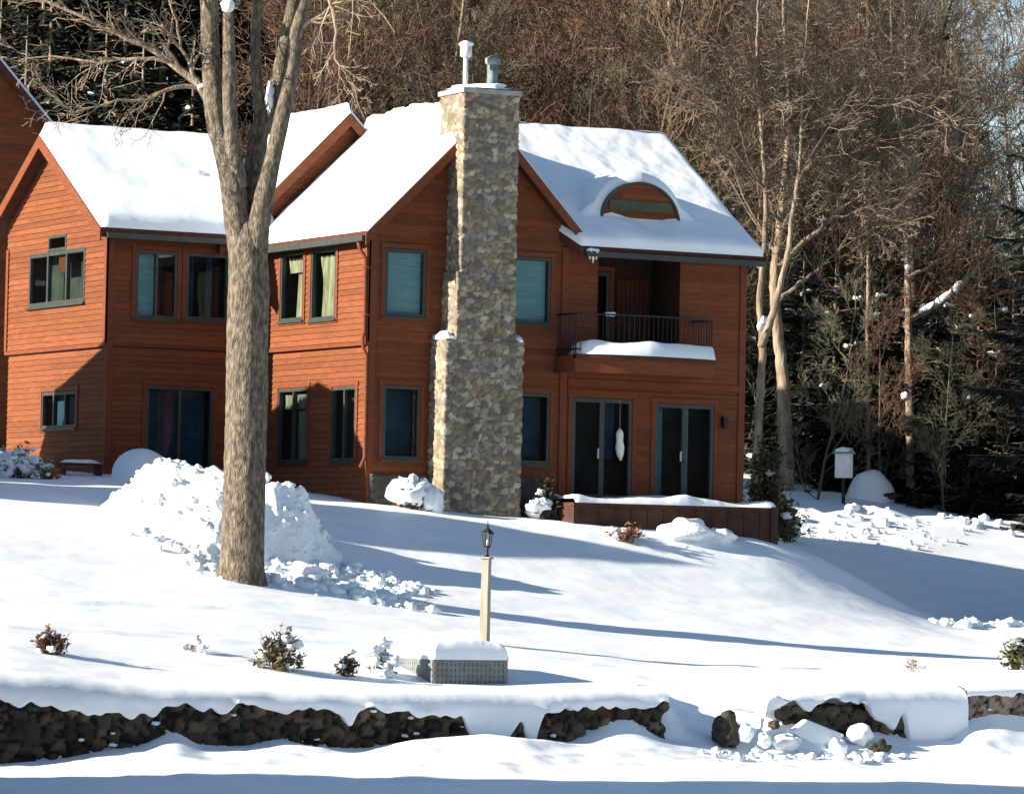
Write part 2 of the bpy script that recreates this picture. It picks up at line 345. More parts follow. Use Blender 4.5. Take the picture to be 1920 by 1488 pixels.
# ------------------------------------------------------------------ LODGE
house = empty('lodge', (0, 0, 0), 'red-brown clapboard lodge with snow-laden roofs and a tall stone chimney', 'house')
def PF(v0): return lambda a, o, z: (a, v0-o, z)
def PS(u0): return lambda a, o, z: (u0-o, a, z)
def siding(name, P, z0, z1, lim, holes=(), h=.125, m=None, parent=None):
    mb = MB(); k0 = math.floor(z0/h); k1 = math.ceil(z1/h)
    for k in range(k0, k1):
        ca, cb = max(k*h, z0), min((k+1)*h, z1)
        cuts = sorted({ca, cb}|{z for q in holes for z in q[2:4] if ca < z < cb})
        for za, zb in zip(cuts[:-1], cuts[1:]):
            if zb-za < 1e-4: continue
            lo0, hi0 = lim(za); lo1, hi1 = lim(zb)
            if hi0-lo0 < .02: continue
            if hi1 < lo1: lo1 = hi1 = (lo1+hi1)/2
            zm = (za+zb)/2
            segs = [(None, None)]
            hs = sorted((q[0], q[1]) for q in holes if q[2] < zm < q[3])
            ends = [None]+[x for q in hs for x in q]+[None]
            oa = .004+.022*(1-(za-k*h)/h); ob = .004+.022*(1-(zb-k*h)/h)
            for i in range(0, len(ends), 2):
                l, r = ends[i], ends[i+1]
                a0 = lo0 if l is None else l; b0 = lo1 if l is None else l
                a1 = hi0 if r is None else r; b1 = hi1 if r is None else r
                if a1-a0 < .005: continue
                mb.add([P(a0, oa, za), P(a1, oa, za), P(b1, ob, zb), P(b0, ob, zb)], [(0, 1, 2, 3)])
                if abs(za-k*h) < 1e-4:
                    mb.add([P(a0, 0, za), P(a1, 0, za), P(a1, oa, za), P(a0, oa, za)], [(0, 1, 2, 3)])
    return mb.build(name, m or CEDAR, parent or house, False, False)
def window(P, a0, a1, z0, z1, n=1, fill='dark', casing=True, sill=True, glass=None, fw=.065, label=None, deep=.38, bars=0, par=None):
    mb = MB()
    for q in ((a0, a0+fw, z0, z1), (a1-fw, a1, z0, z1), (a0+fw, a1-fw, z0, z0+fw), (a0+fw, a1-fw, z1-fw, z1)):
        mb.pbox(P, q[0], q[1], -.07, .028, q[2], q[3])
    w = (a1-a0)/n
    for k in range(1, n): mb.pbox(P, a0+k*w-fw*.5, a0+k*w+fw*.5, -.068, .024, z0+fw, z1-fw)
    for k in range(bars):
        zz = z0+(z1-z0)*(k+1)/(bars+1); mb.pbox(P, a0+fw, a1-fw, -.045, -.02, zz-.012, zz+.012)
    o = mb.build('window', FRAME, par or house)
    if par: o.matrix_parent_inverse = Matrix.Translation(-par.location)
    if label: o['label'] = label
    if casing:
        c = MB(); cw = .095
        for q in ((a0-cw, a0-.003, z0-.02, z1+.02), (a1+.003, a1+cw, z0-.02, z1+.02), (a0-cw-.02, a1+cw+.02, z1+.022, z1+.022+cw), (a0-cw, a1+cw, z0-.02-cw*.7, z0-.022)):
            c.pbox(P, q[0], q[1], -.01, .042, q[2], q[3])
        c.build('casing', TRIM, o)
    if sill: MB().pbox(P, a0-.06, a1+.06, .03, .085, z0-.05, z0-.004).build('sill', FRAME, o)
    MB().add([P(a0+fw*.5, -.035, z0+fw*.5), P(a1-fw*.5, -.035, z0+fw*.5), P(a1-fw*.5, -.035, z1-fw*.5), P(a0+fw*.5, -.035, z1-fw*.5)], [(0, 1, 2, 3)]).build('pane', glass or GLASS, o, False, False)
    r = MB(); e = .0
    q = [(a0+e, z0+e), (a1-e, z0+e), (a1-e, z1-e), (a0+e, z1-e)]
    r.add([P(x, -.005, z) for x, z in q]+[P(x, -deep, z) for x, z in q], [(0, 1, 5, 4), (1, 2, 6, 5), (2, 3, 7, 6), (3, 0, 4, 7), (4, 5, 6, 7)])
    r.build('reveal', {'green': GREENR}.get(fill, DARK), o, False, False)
    A0, A1, Z0, Z1 = a0+fw, a1-fw, z0+fw, z1-fw
    if fill == 'blind':
        b = MB(); k = int((Z1-Z0)/.05)
        for i in range(k):
            zz = Z0+(i+.5)*(Z1-Z0)/k
            b.add([P(A0, -.115, zz-.026), P(A1, -.115, zz-.026), P(A1, -.095, zz+.022), P(A0, -.095, zz+.022)], [(0, 1, 2, 3)])
        b.build('blind', BLIND, o, False, False)
    elif fill == 'halfblind':
        MB().pbox(P, A0, A0+(A1-A0)*.52, -.16, -.15, Z0, Z1).build('blind', BLIND, o)
    elif fill == 'curtainL':
        b = MB()
        def wav(x0, x1, za, zb, k=40, s=0):
            X = np.linspace(x0, x1, k)
            top = [P(x, -.14+.03*math.sin(34*x+s), zb) for x in X]; bot = [P(x+.06*math.sin(7*x+s), -.14+.035*math.sin(30*x+1+s), za) for x in X]
            b.add(bot+top, [(i, i+1, k+i+1, k+i) for i in range(k-1)])
        wav(A0+.02, A1-.02, Z1-.38, Z1-.06, s=2)
        wav(A0+(A1-A0)*(.02), A0+(A1-A0)*.48, Z0, Z1-.42, s=1)
        b.build('curtain', CURT, o, True, False)
    elif fill == 'curtainR':
        b = MB(); k = 44; X = np.linspace(A0+.08, A1-.1, k); m_ = 14
        G = []
        for j in range(m_):
            t = j/(m_-1); zz = Z0+(Z1-Z0-.06)*t
            G.append([P(A0+.08+(x-A0-.08)*(1-.16*math.sin(math.pi*min(1, t*1.15)))+.05*math.sin(t*6), -.15+.035*math.sin(26*x+2.5*t), zz) for x in X])
        b.add([p for r_ in G for p in r_], [(j*k+i, j*k+i+1, (j+1)*k+i+1, (j+1)*k+i) for j in range(m_-1) for i in range(k-1)])
        b.build('curtain', CURT, o, True, False)
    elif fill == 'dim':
        MB().pbox(P, A0, A1, -.3, -.29, Z0, Z0+(Z1-Z0)*.99).build('dim_room_sheet', DARKB, o)  # flat sheet coloured as the unlit room behind the glass
    elif fill == 'sheers':
        b = MB()
        for q in ((A0+.05, A0+(A1-A0)*.22), (A0+(A1-A0)*.55, A0+(A1-A0)*.72)):
            X = np.linspace(q[0], q[1], 14)
            b.add([P(x, -.2+.03*math.sin(40*x), Z0) for x in X]+[P(x, -.2+.03*math.sin(40*x), Z1) for x in X], [(i, i+1, 15+i, 14+i) for i in range(13)])
        b.build('curtain', DARKB, o, True, False)
    return o
# --- wall faces
WF = PF(0.); WS = PS(0.)
holesF = [(.30, 1.27, 3.91, 5.34), (3.33, 4.29, 3.89, 5.33), (.32, 1.2, .89, 2.44), (3.40, 4.33, .89, 2.40), (4.88, 6.38, .15, 2.35), (6.96, 8.45, .15, 2.30), (5.46, 7.52, 3.05, 5.52)]
PKu, PKz = 2.50, 8.30
def limF(z):
    if z <= 5.62: return (0., 9.2)
    return (PKu-(PKz-z)*1.0+.10, PKu+(PKz-z)*1.0-.1)
siding('wall', WF, -1.2, 8.15, limF, holesF)
window(WF, *holesF[0], fill='blind'); window(WF, *holesF[1], fill='blind')
window(WF, *holesF[2], fill='dim', glass=GLASSD); window(WF, *holesF[3], fill='dim', glass=GLASSD)
holesSL = [(2.97, 4.5, .85, 2.46), (.59, 1.76, .85, 2.43)]; holesSU = [(3.18, 4.36, 3.94, 5.45), (1.55, 2.8, 3.90, 5.43)]
siding('wall', WS, -1.2, 3.28, lambda z: (0, 5.4), holesSL)
WSU = PS(-.07)
siding('wall', WSU, 3.36, 5.66, lambda z: (-.04, 5.4), holesSU)
window(WS, *holesSL[0], n=2, fill='curtainL', glass=GLASSD); window(WS, *holesSL[1], n=2, fill='green', glass=GLASSD)
window(WSU, *holesSU[0], fill='curtainL'); window(WSU, *holesSU[1], fill='curtainR')
V1 = 5.4; U1 = -3.72
WLF = PF(V1); WLS = PS(U1); WLSU = PS(U1-.07)
holesLFL = [(-2.8, -1.2, .15, 2.46)]; holesLFU = [(-3.12, -2.13, 3.94, 5.42), (-1.92, -.90, 3.96, 5.42)]
siding('wall', WLF, -1.0, 3.28, lambda z: (U1, 0), holesLFL)
siding('wall', WLF, 3.3, 5.9, lambda z: (U1, 0), holesLFU)
window(WLF, *holesLFU[0], n=2, fill='halfblind'); window(WLF, *holesLFU[1], fill='sheers', glass=GLASSD)
window(WLF, *holesLFL[0], n=2, fill='dim', glass=GLASSD)
VP, ZP = 8.72, 8.02
def limL(z):
    if z < 5.75: return (V1-.03, 11.35)
    w = (ZP-z)/.62; return (max(V1-.03, VP-w+.12), min(11.35, VP+w-.12))
holesLSL = [(7.10, 9.15, 1.55, 2.36)]; holesLSU = [(6.62, 9.95, 4.31, 5.50), (7.76, 8.82, 5.50, 5.88)]
siding('wall', WLS, -1.0, 3.28, lambda z: (V1, 11.3), holesLSL)
siding('wall', WLSU, 3.36, 7.9, limL, holesLSU)
window(WLS, *holesLSL[0], n=3, fill='dim', glass=GLASSD)
# stepped triple window with a timber panel in its raised middle light
window(WLSU, 6.62, 9.95, 4.31, 5.52, n=3, fill='green', casing=False, glass=GLASSD, fw=.09)
window(WLSU, 7.76, 8.82, 5.53, 5.88, n=1, fill='green', casing=False, sill=False, glass=GLASSD, fw=.06)
MB().pbox(WLSU, 7.85, 8.45, -.12, -.09, 5.05, 5.42).build('timber_panel', TRIM, house)
# back gable above the valley
siding('wall', PF(V1-.01), 5.92, 8.62, lambda z: (1.9-(8.72-z)*.98+.1, 1.9+(8.72-z)*.98-.1))
# plain hidden walls
mb = MB(); mb.box(9.02, 9.18, .05, 7.2, -1.2, 5.6); mb.box(.3, 9.0, 7.05, 7.2, -1.2, 5.6)
mb.box(U1+.1, .5, 11.15, 11.3, -1, 5.8); mb.box(.6, .75, 5.8, 11.3, -1, 5.8)
mb.add([(9.1, 0.1, 5.6), (9.1, 7.1, 5.6), (9.1, 3.6, 8.1)], [(0, 1, 2)])
mb.build('wall', CEDAR, house)
mb = MB(); mb.box(.5, 5.2, .5, 6.9, -1, 5.6); mb.box(5.2, 8.95, 1.75, 6.9, -1, 5.6); mb.box(5.2, 8.95, .5, 1.75, -1, 2.7); mb.box(7.7, 8.95, .5, 1.75, 2.7, 5.6); mb.box(U1+.55, .4, V1+.5, 11.1, -1, 5.8)
mb.build('inner_core', DARK, house)  # inner boxes added to stop light leaking through the shell
# belts, corners, trims
mb = MB()
mb.pbox(WS, -.06, 5.4, .0, .11, 3.28, 3.358); mb.pbox(WLS, V1-.04, 11.34, 0, .11, 3.28, 3.358)
mb.split('belt_course', TRIM, house)
mb = MB()
mb.pbox(WS, -.035, .10, .028, .05, -1, 3.278); mb.pbox(WF, -.05, .10, .03, .052, -1, 5.6); mb.pbox(WSU, -.055, .09, .028, .046, 3.36, 5.6)
mb.pbox(WF, 9.06, 9.22, .03, .05, -1, 5.6); mb.pbox(WF, 4.56, 4.72, .03, .055, -.4, 5.6)
mb.pbox(WLS, V1-.03, V1+.1, .028, .05, -1, 3.278); mb.pbox(WLSU, V1-.05, V1+.09, .028, .046, 3.36, 5.72); mb.pbox(WLSU, 11.22, 11.36, .028, .046, 3.36, 5.7)
mb.pbox(WLF, U1-.055, U1+.1, .03, .05, -1, 5.7)
mb.pbox(WF, 4.75, 9.05, .03, .055, 2.62, 2.76); mb.pbox(WF, 4.75, 9.05, .03, .06, 2.47, 2.53)
mb.split('trim_board', TRIM, house)
# balcony recess
rb = MB(); r0, r1, rz0, rz1, rd = 5.46, 7.52, 3.05, 5.52, 1.25
rb.add([(r0, -.02, rz0), (r0, rd, rz0), (r0, rd, rz1), (r0, -.02, rz1)], [(0, 1, 2, 3)]); rb.add([(r1, -.02, rz0), (r1, rd, rz0), (r1, rd, rz1), (r1, -.02, rz1)], [(0, 1, 2, 3)])
rb.add([(r0, -.02, rz1), (r1, -.02, rz1), (r1, rd, rz1), (r0, rd, rz1)], [(0, 1, 2, 3)]); rb.add([(r0, -.02, rz0), (r1, -.02, rz0), (r1, rd, rz0), (r0, rd, rz0)], [(0, 1, 2, 3)])
RECW = mat('shade_toned_recess_wood', (.03, .013, .010), (.045, .018, .013), 5, .85)  # recess shade put into the wood colour
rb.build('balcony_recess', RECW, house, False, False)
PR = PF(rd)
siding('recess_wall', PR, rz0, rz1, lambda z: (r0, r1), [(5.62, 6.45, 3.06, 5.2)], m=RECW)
def door(P, a0, a1, z0, z1, n=1, handle=True, fill=True, label=None):
    mb = MB(); fw = .085
    for q in ((a0, a0+fw, z0, z1), (a1-fw, a1, z0, z1), (a0+fw, a1-fw, z0, z0+fw*1.4), (a0+fw, a1-fw, z1-fw, z1)): mb.pbox(P, q[0], q[1], -.08, .03, q[2], q[3])
    for k in range(1, n): mb.pbox(P, a0+(a1-a0)*k/n-.06, a0+(a1-a0)*k/n+.06, -.078, .024, z0+fw, z1-fw)
    o = mb.build('door', FRAME, house)
    if label: o['label'] = label
    MB().add([P(a0+.04, -.04, z0+.04), P(a1-.04, -.04, z0+.04), P(a1-.04, -.04, z1-.04), P(a0+.04, -.04, z1-.04)], [(0, 1, 2, 3)]).build('pane', GLASSD, o, False, False)
    r = MB(); q = [(a0, z0), (a1, z0), (a1, z1), (a0, z1)]
    r.add([P(x, -.005, z) for x, z in q]+[P(x, -.42, z) for x, z in q], [(0, 1, 5, 4), (1, 2, 6, 5), (2, 3, 7, 6), (3, 0, 4, 7), (4, 5, 6, 7)]).build('reveal', DARK, o, False, False)
    if handle: MB().pbox(P, a0+(a1-a0)*.5-.11, a0+(a1-a0)*.5-.085, .024, .06, z0+.9, z0+1.12).build('handle', METAL, o)
    c = MB()
    for q in ((a0-.1, a0-.003, z0, z1+.02), (a1+.003, a1+.1, z0, z1+.02), (a0-.12, a1+.12, z1+.022, z1+.12)): c.pbox(P, q[0], q[1], -.01, .045, q[2], q[3])
    c.build('casing', TRIM, o)
    return o
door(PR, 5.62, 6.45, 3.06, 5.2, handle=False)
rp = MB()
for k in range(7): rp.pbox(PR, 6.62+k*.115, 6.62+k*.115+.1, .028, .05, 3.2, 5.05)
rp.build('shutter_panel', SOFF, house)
for i, q in enumerate((holesF[4], holesF[5])):
    o = door(WF, *q, n=2)
    A0, A1, Z0, Z1 = q
    b = MB()
    for (s0, s1) in (((.60, .80), ) if i == 0 else ((.06, .20), (.56, .66))):
        X = np.linspace(A0+(A1-A0)*s0, A0+(A1-A0)*s1, 14)
        b.add([WF(x, -.22+.03*math.sin(40*x), Z0+(.9 if i == 0 else .1)) for x in X]+[WF(x, -.22+.03*math.sin(40*x), Z1-.1) for x in X], [(k, k+1, 15+k, 14+k) for k in range(13)])
    b.build('curtain', BLIND if i else DARKB, o, True, False)
# --- roofs
def slope(e0, e1, r1, r0, t=.26, th=.2, n=None, seed=0, edges=(1, 1, 1, 0), extra=None, lump=.06, step=.11, rE=.3, rV=.24):
    e0, e1, r1, r0 = map(lambda p: np.array(p, float), (e0, e1, r1, r0))
    d = np.array([0, 0, -th])
    roof = MB().hexa([e0+d, e1+d, r1+d, r0+d, e0, e1, r1, r0]).build('roof', SOFF, house)
    wE = np.linalg.norm(e1-e0); wR = np.linalg.norm(r1-r0); L = np.linalg.norm((r0+r1-e0-e1)/2)
    a = int(max(wE, wR)/step)+2; b = int(L/step)+2
    S, Q = np.meshgrid(np.linspace(0, 1, a), np.linspace(0, 1, b))
    # finer spacing close to the edges
    S = S+(-np.sin(2*np.pi*S)*.5/np.pi*-1)*-.35*0
    S = S[..., None]; Q = Q[..., None]
    P = (e0*(1-S)+e1*S)*(1-Q)+(r0*(1-S)+r1*S)*Q
    W_ = (wE*(1-Q)+wR*Q)
    dE = Q*L; dR = (1-Q)*L; d0 = S*W_; d1 = (1-S)*W_
    def pr(dd, r): x = np.clip(dd/r, 0, 1); return np.sqrt(np.maximum(0, 1-(1-x)**2))
    pf = np.ones_like(dE)
    if edges[0]: pf = np.minimum(pf, pr(dE, rE))
    if edges[1]: pf = np.minimum(pf, pr(d0, rV))
    if edges[2]: pf = np.minimum(pf, pr(d1, rV))
    if edges[3]: pf = np.minimum(pf, pr(dR, rE))
    pf = pf[..., 0]
    nz = lump*fbm(P[..., 0]*1.1+P[..., 2]*.4, P[..., 1]*1.1, seed+40, 4)+.10*lump*fbm(P[..., 0]*6, P[..., 1]*6, seed+41, 2)
    T = (t+nz)*pf+.012
    if extra is not None: T = T+extra(P, T)
    out = (e0+e1-r0-r1)/2; out[2] = 0; out /= max(np.linalg.norm(out), 1e-6)
    bul = (np.clip(1-dE[..., 0]/.35, 0, 1)**2*pf*.10)[..., None]*out if edges[0] else 0
    P = P+bul; P[..., 2] += T
    MB().grid(P[..., 0], P[..., 1], P[..., 2]).build('roof_snow', SNOWR, house, True, False)
    return roof
# cross gable (behind the chimney)
slope((-.28, 5.4, 5.66), (-.28, -.32, 5.66), (PKu, -.32, PKz+.06), (PKu, 5.4, PKz+.06), t=.22, seed=1)
slope((5.16, -.32, 5.62), (5.16, 2.4, 5.62), (PKu, 2.4, PKz+.1), (PKu, -.32, PKz+.1), t=.10, seed=2)
# right wing: ridge along the front, eyebrow dormer bump
DU, DB, DW, DH, DV = 6.63, 6.26, .97, .86, .28
def eyebrow(P, T):
    x = (P[..., 0]-DU)/(DW+.20); inside = np.clip(1-x*x, 0, None)
    zt_ = DB+(DH+.26)*np.sqrt(inside)
    fl = DB+.55*np.exp(-((np.abs(P[..., 0]-DU)-DW)/.55)**2)*(np.abs(P[..., 0]-DU) > .6)
    want = np.maximum(zt_-.0*P[..., 1], fl-.1)
    back = np.clip((P[..., 1]-DV)/.10, 0, 1)
    cur = P[..., 2]+T
    return np.clip(want-cur, 0, None)*back
slope((4.75, -.5, 5.60), (9.38, -.5, 5.60), (9.30, 3.6, 8.40), (2.4, 3.6, 8.40), t=.22, seed=3, extra=eyebrow, step=.055, lump=.07)
slope((9.30, 7.7, 5.60), (2.4, 7.7, 5.60), (2.4, 3.6, 8.40), (9.30, 3.6, 8.40), t=.25, seed=4)
# dormer half-moon wall
h = .11
def dsiding():
    mb = MB(); z = DB-.25
    while z < DB+DH:
        zb = min(z+h, DB+DH-.01)
        w0 = DW*math.sqrt(max(0, 1-(max(z-DB, 0)/DH)**2)); w1 = DW*math.sqrt(max(0, 1-(max(zb-DB, 0)/DH)**2))
        mb.add([(DU-w0, DV-.03, z), (DU+w0, DV-.03, z), (DU+w1, DV-.01, zb), (DU-w1, DV-.01, zb)], [(0, 1, 2, 3)])
        mb.add([(DU-w0, DV, z), (DU+w0, DV, z), (DU+w0, DV-.03, z), (DU-w0, DV-.03, z)], [(0, 1, 2, 3)])
        z += h
    return mb
dm = dsiding().build('dormer', CEDAR, house, False, False)
mb = MB(); K = 28; pr_ = []
for k in range(K+1):
    a = math.pi*k/K; pr_.append((math.cos(a), math.sin(a)))
for k in range(K):
    (c0, s0), (c1, s1) = pr_[k], pr_[k+1]
    i = lambda c, s, g, y: (DU+c*(DW+g), y, DB+s*(DH+g))
    mb.hexa([i(c0, s0, -.02, DV-.07), i(c1, s1, -.02, DV-.07), i(c1, s1, -.02, DV+.1), i(c0, s0, -.02, DV+.1), i(c0, s0, .03, DV-.07), i(c1, s1, .03, DV-.07), i(c1, s1, .03, DV+.1), i(c0, s0, .03, DV+.1)])
mb.build('arch_trim', FRAME, dm)
mb = MB(); mb.box(DU-.78, DU+.78, DV-.055, DV-.035, DB+.24, DB+.46); mb.build('louvre', mat('green_louvre', (.05, .06, .04), (.08, .085, .05), 5), dm)
# left wing roof
slope((-4.12, V1-.38, 5.84), (.1, V1-.38, 5.84), (.1, VP, ZP+.1), (-4.12, VP, ZP+.1), t=.32, seed=5, edges=(1, 1, 0, 0), rE=.5)
slope((.1, 11.95, 6.1), (-4.12, 11.95, 6.1), (-4.12, VP, ZP+.1), (.1, VP, ZP+.1), t=.3, seed=6)
# back block roof
slope((-1.2, 8.6, 5.65), (-1.2, V1-.25, 5.65), (1.9, V1-.25, 8.75), (1.9, 8.6, 8.75), t=.24, seed=7)
slope((4.6, V1-.25, 6.1), (4.6, 8.6, 6.1), (1.9, 8.6, 8.75), (1.9, V1-.25, 8.75), t=.14, seed=8)
# ridge drifts and sticks caught on the cross-gable ridge
mb = MB()
for k, (v, r_) in enumerate([(1.7, .26), (2.6, .34), (3.5, .36), (4.4, .3)]):
    mb.blob((PKu-.1, v, PKz+.22+.03*math.sin(k*2)), (.45, .5, r_*.7), k, amp=.3)
mb.split('ridge_drift', SNOWR, house, True)
# verge and rake boards
def bar(mb, p0, p1, w, hgt, off=(0, 0, 0)):
    p0 = np.array(p0, float)+off; p1 = np.array(p1, float)+off
    w = np.array(w, float); hh = np.array([0, 0, hgt])
    mb.hexa([p0, p1, p1+w, p0+w, p0+hh, p1+hh, p1+w+hh, p0+w+hh])
mb = MB()
bar(mb, (-.33, -.36, 5.36), (PKu, -.36, PKz-.19), (0, .035, 0), .25); bar(mb, (5.2, -.36, 5.33), (PKu, -.36, PKz-.19), (0, .035, 0), .25)
bar(mb, (-4.155, V1-.42, 5.55), (-4.155, VP, ZP-.16), (.035, 0, 0), .27); bar(mb, (-4.155, 12.0, 5.8), (-4.155, VP, ZP-.16), (.035, 0, 0), .27)
bar(mb, (-1.24, V1-.29, 5.36), (1.9, V1-.29, 8.46), (0, .035, 0), .25); bar(mb, (4.6, V1-.29, 5.8), (1.9, V1-.29, 8.46), (0, .035, 0), .25)
bar(mb, (9.40, -.54, 5.36), (9.33, 3.6, 8.14), (.035, 0, 0), .25)
mb.split('rake_board', TRIM, house)
# gutters and downspout
mb = MB()
mb.box(-.40, -.29, -.3, 5.3, 5.45, 5.57); mb.box(-4.0, 0, V1-.50, V1-.39, 5.62, 5.74); mb.box(4.85, 9.36, -.62, -.51, 5.38, 5.50)
mb.split('gutter', FRAME, house)
mb = MB(); mb.tube([(-.33, .02, 5.45), (-.30, .0, 5.3), (-.16, -.02, 5.1), (-.155, -.02, 3.55), (-.20, -.02, 3.42), (-.17, -.02, 3.2), (-.085, -.02, 3.05), (-.085, -.02, .9), (-.2, -.06, .7)], .042, 8)
for z in (4.9, 3.9, 2.4, 1.3): mb.box(-.2 if z > 3.3 else -.13, -.03, -.07, .03, z, z+.03)
mb.build('downspout', TRIM, house, True)
# icicles under the eaves
def icicles(pts):
    mb = MB()
    for i, (x, y, z, L_) in enumerate(pts):
        mb.tube([(x, y, z), (x, y, z-L_*.5), (x, y, z-L_)], [.05, .03, .006], 6)
        mb.blob((x, y, z), (.09, .07, .06), i)
    return mb
icicles([(-.55+.09*k, V1-.45, 5.72, .42-.08*abs(k-1)) for k in range(4)]+[(4.95+.08*k, -.55, 5.5, .26-.08*abs(k-1)) for k in range(3)]).split('icicle', snowmat('ice', .1, 3.), house, True)
# small roof vent on the left wing
mb = MB(); mb.box(-1.35, -.75, 6.95, 7.4, 6.8, 7.22); sv = mb.build('roof_vent', SOFF, house)
MB().blob((-1.05, 7.18, 7.2), (.5, .42, .22), 4, amp=.2).build('snow_cap', SNOWR, sv, True)
# wall lantern
mb = MB(); mb.box(8.62, 8.72, -.10, -.026, 1.86, 2.02); mb.box(8.60, 8.74, -.2, -.06, 2.02, 2.06); mb.box(8.625, 8.715, -.17, -.08, 1.80, 2.02); mb.build('wall_lantern', IRON, house)
# --- stone work
PAL = [(.36, .315, .235), (.27, .235, .18), (.40, .35, .26), (.30, .245, .175), (.24, .22, .19), (.37, .30, .21), (.29, .275, .245), (.44, .395, .30), (.30, .215, .15), (.21, .185, .15)]
def stonework(boxes, name, parent, mtl, step=.04, cell=.24, depth=.045, pal=PAL, mortar=(.13, .12, .105), seed=1, squash=.7, mid=.5):
    lo = np.min([b[0::2] for b in boxes], 0)-.4; hi = np.max([b[1::2] for b in boxes], 0)+.4
    r = np.random.default_rng(seed); pts = []
    n = ((hi-lo)/np.array([cell, cell, cell*squash])).astype(int)+1
    for i in range(n[0]):
        for j in range(n[1]):
            for k in range(n[2]):
                pts.append(lo+(np.array([i, j, k])+r.uniform(.08, .92, 3))*np.array([cell, cell, cell*squash]))
    kd = kdtree.KDTree(len(pts))
    for i, p in enumerate(pts): kd.insert((p[0], p[1], p[2]/squash), i)
    kd.balance()
    cid = r.integers(0, len(pal), len(pts)); cv = r.uniform(.55, 1.25, len(pts)); ch = r.uniform(.2, 1., len(pts))
    verts = []; faces = []; nor = []; cols = []
    for (x0, x1, y0, y1, z0, z1) in boxes:
        key = {}
        nx = max(1, round((x1-x0)/step)); ny = max(1, round((y1-y0)/step)); nz = max(1, round((z1-z0)/step))
        def vid(i, j, k):
            q = (i, j, k)
            if q in key: return key[q]
            p = np.array([x0+(x1-x0)*i/nx, y0+(y1-y0)*j/ny, z0+(z1-z0)*k/nz])
            n_ = np.array([(i == nx)*1.-(i == 0), (j == ny)*1.-(j == 0), (k == nz)*1.-(k == 0)]); n_ = n_/np.linalg.norm(n_)
            (c1, i1, d1), (c2_, i2, d2) = kd.find_n((p[0], p[1], p[2]/squash), 2)
            e = (d2-d1)/cell
            hgt = depth*(min(1, e/.28)**.5)*(.45+.55*ch[i1])-depth*.4
            hgt += .25*depth*mn.noise(Vector(p*9))
            q3 = p+n_*hgt
            t = min(1, max(0, (e-.05)/.07))
            c = np.array(pal[cid[i1]])*cv[i1]*t+np.array(mortar)*(1-t)
            key[q] = len(verts); verts.append(tuple(q3)); cols.append(c); return key[q]
        for j in range(ny):
            for k in range(nz):
                faces.append((vid(0, j, k), vid(0, j, k+1), vid(0, j+1, k+1), vid(0, j+1, k)))
                faces.append((vid(nx, j, k), vid(nx, j+1, k), vid(nx, j+1, k+1), vid(nx, j, k+1)))
        for i in range(nx):
            for k in range(nz):
                faces.append((vid(i, 0, k), vid(i+1, 0, k), vid(i+1, 0, k+1), vid(i, 0, k+1)))
                faces.append((vid(i, ny, k), vid(i, ny, k+1), vid(i+1, ny, k+1), vid(i+1, ny, k)))
        for i in range(nx):
            for j in range(ny):
                faces.append((vid(i, j, nz), vid(i+1, j, nz), vid(i+1, j+1, nz), vid(i, j+1, nz)))
    me = bpy.data.meshes.new(name); me.from_pydata(verts, [], faces); me.update(); me.materials.append(mtl)
    at = me.attributes.new('stone', 'FLOAT_COLOR', 'POINT')
    at.data.foreach_set('color', np.concatenate([np.array(cols), np.ones((len(cols), 1))], 1).ravel().astype(np.float32))
    me.polygons.foreach_set('use_smooth', [True]*len(me.polygons))
    o = bpy.data.objects.new(name, me); col.objects.link(o)
    if parent: o.parent = parent
    return o
ch = stonework([(1.43, 3.28, -.72, .1, -1.0, 3.45), (1.68, 3.08, -.70, .1, 3.42, 4.88), (1.76, 3.07, -.68, .42, 4.86, 8.72)], 'chimney', house, STONE, .036, .175, .05, mortar=(.15, .132, .105))
MB().box(1.71, 3.12, -.735, .47, 8.70, 8.80).build('chimney_cap', mat('cap_stone', (.25, .25, .24), (.36, .36, .35), 5, .9, .3, 30), ch)
mb = MB().blob((2.41, -.13, 8.83), (.74, .64, .13), 3, amp=.4, nu=24, flat=-.01)
mb.build('snow_cap', SNOWR, ch, True)
mb = MB().blob((1.54, -.36, 3.47), (.16, .40, .15), 5, amp=.3, flat=-.02); mb.blob((3.20, -.38, 3.47), (.14, .38, .16), 8, amp=.3, flat=-.02)
mb.split('shoulder_snow', SNOWR, ch, True)
mb = MB(); mb.tube([(2.02, -.2, 8.8), (2.02, -.2, 9.52)], .055, 14); mb.tube([(2.02, -.2, 9.50), (2.02, -.2, 9.53), (2.02, -.2, 9.74), (2.02, -.2, 9.78)], [.08, .125, .125, .08], 16)
fl = mb.build('flue_pipe', METAL, ch, True)
MB().blob((2.02, -.2, 9.79), (.14, .14, .07), 2).build('flue_snow', SNOWR, ch, True)
mb = MB(); mb.tube([(2.72, -.1, 8.8), (2.72, -.1, 9.42)], .115, 16); mb.tube([(2.72, -.1, 9.40), (2.72, -.1, 9.44), (2.72, -.1, 9.54), (2.72, -.1, 9.60)], [.13, .165, .165, .05], 16)
mb.build('flue_pipe', mat('verdigris_flue', (.12, .16, .16), (.20, .25, .25), 6, .6, .1), ch, True)
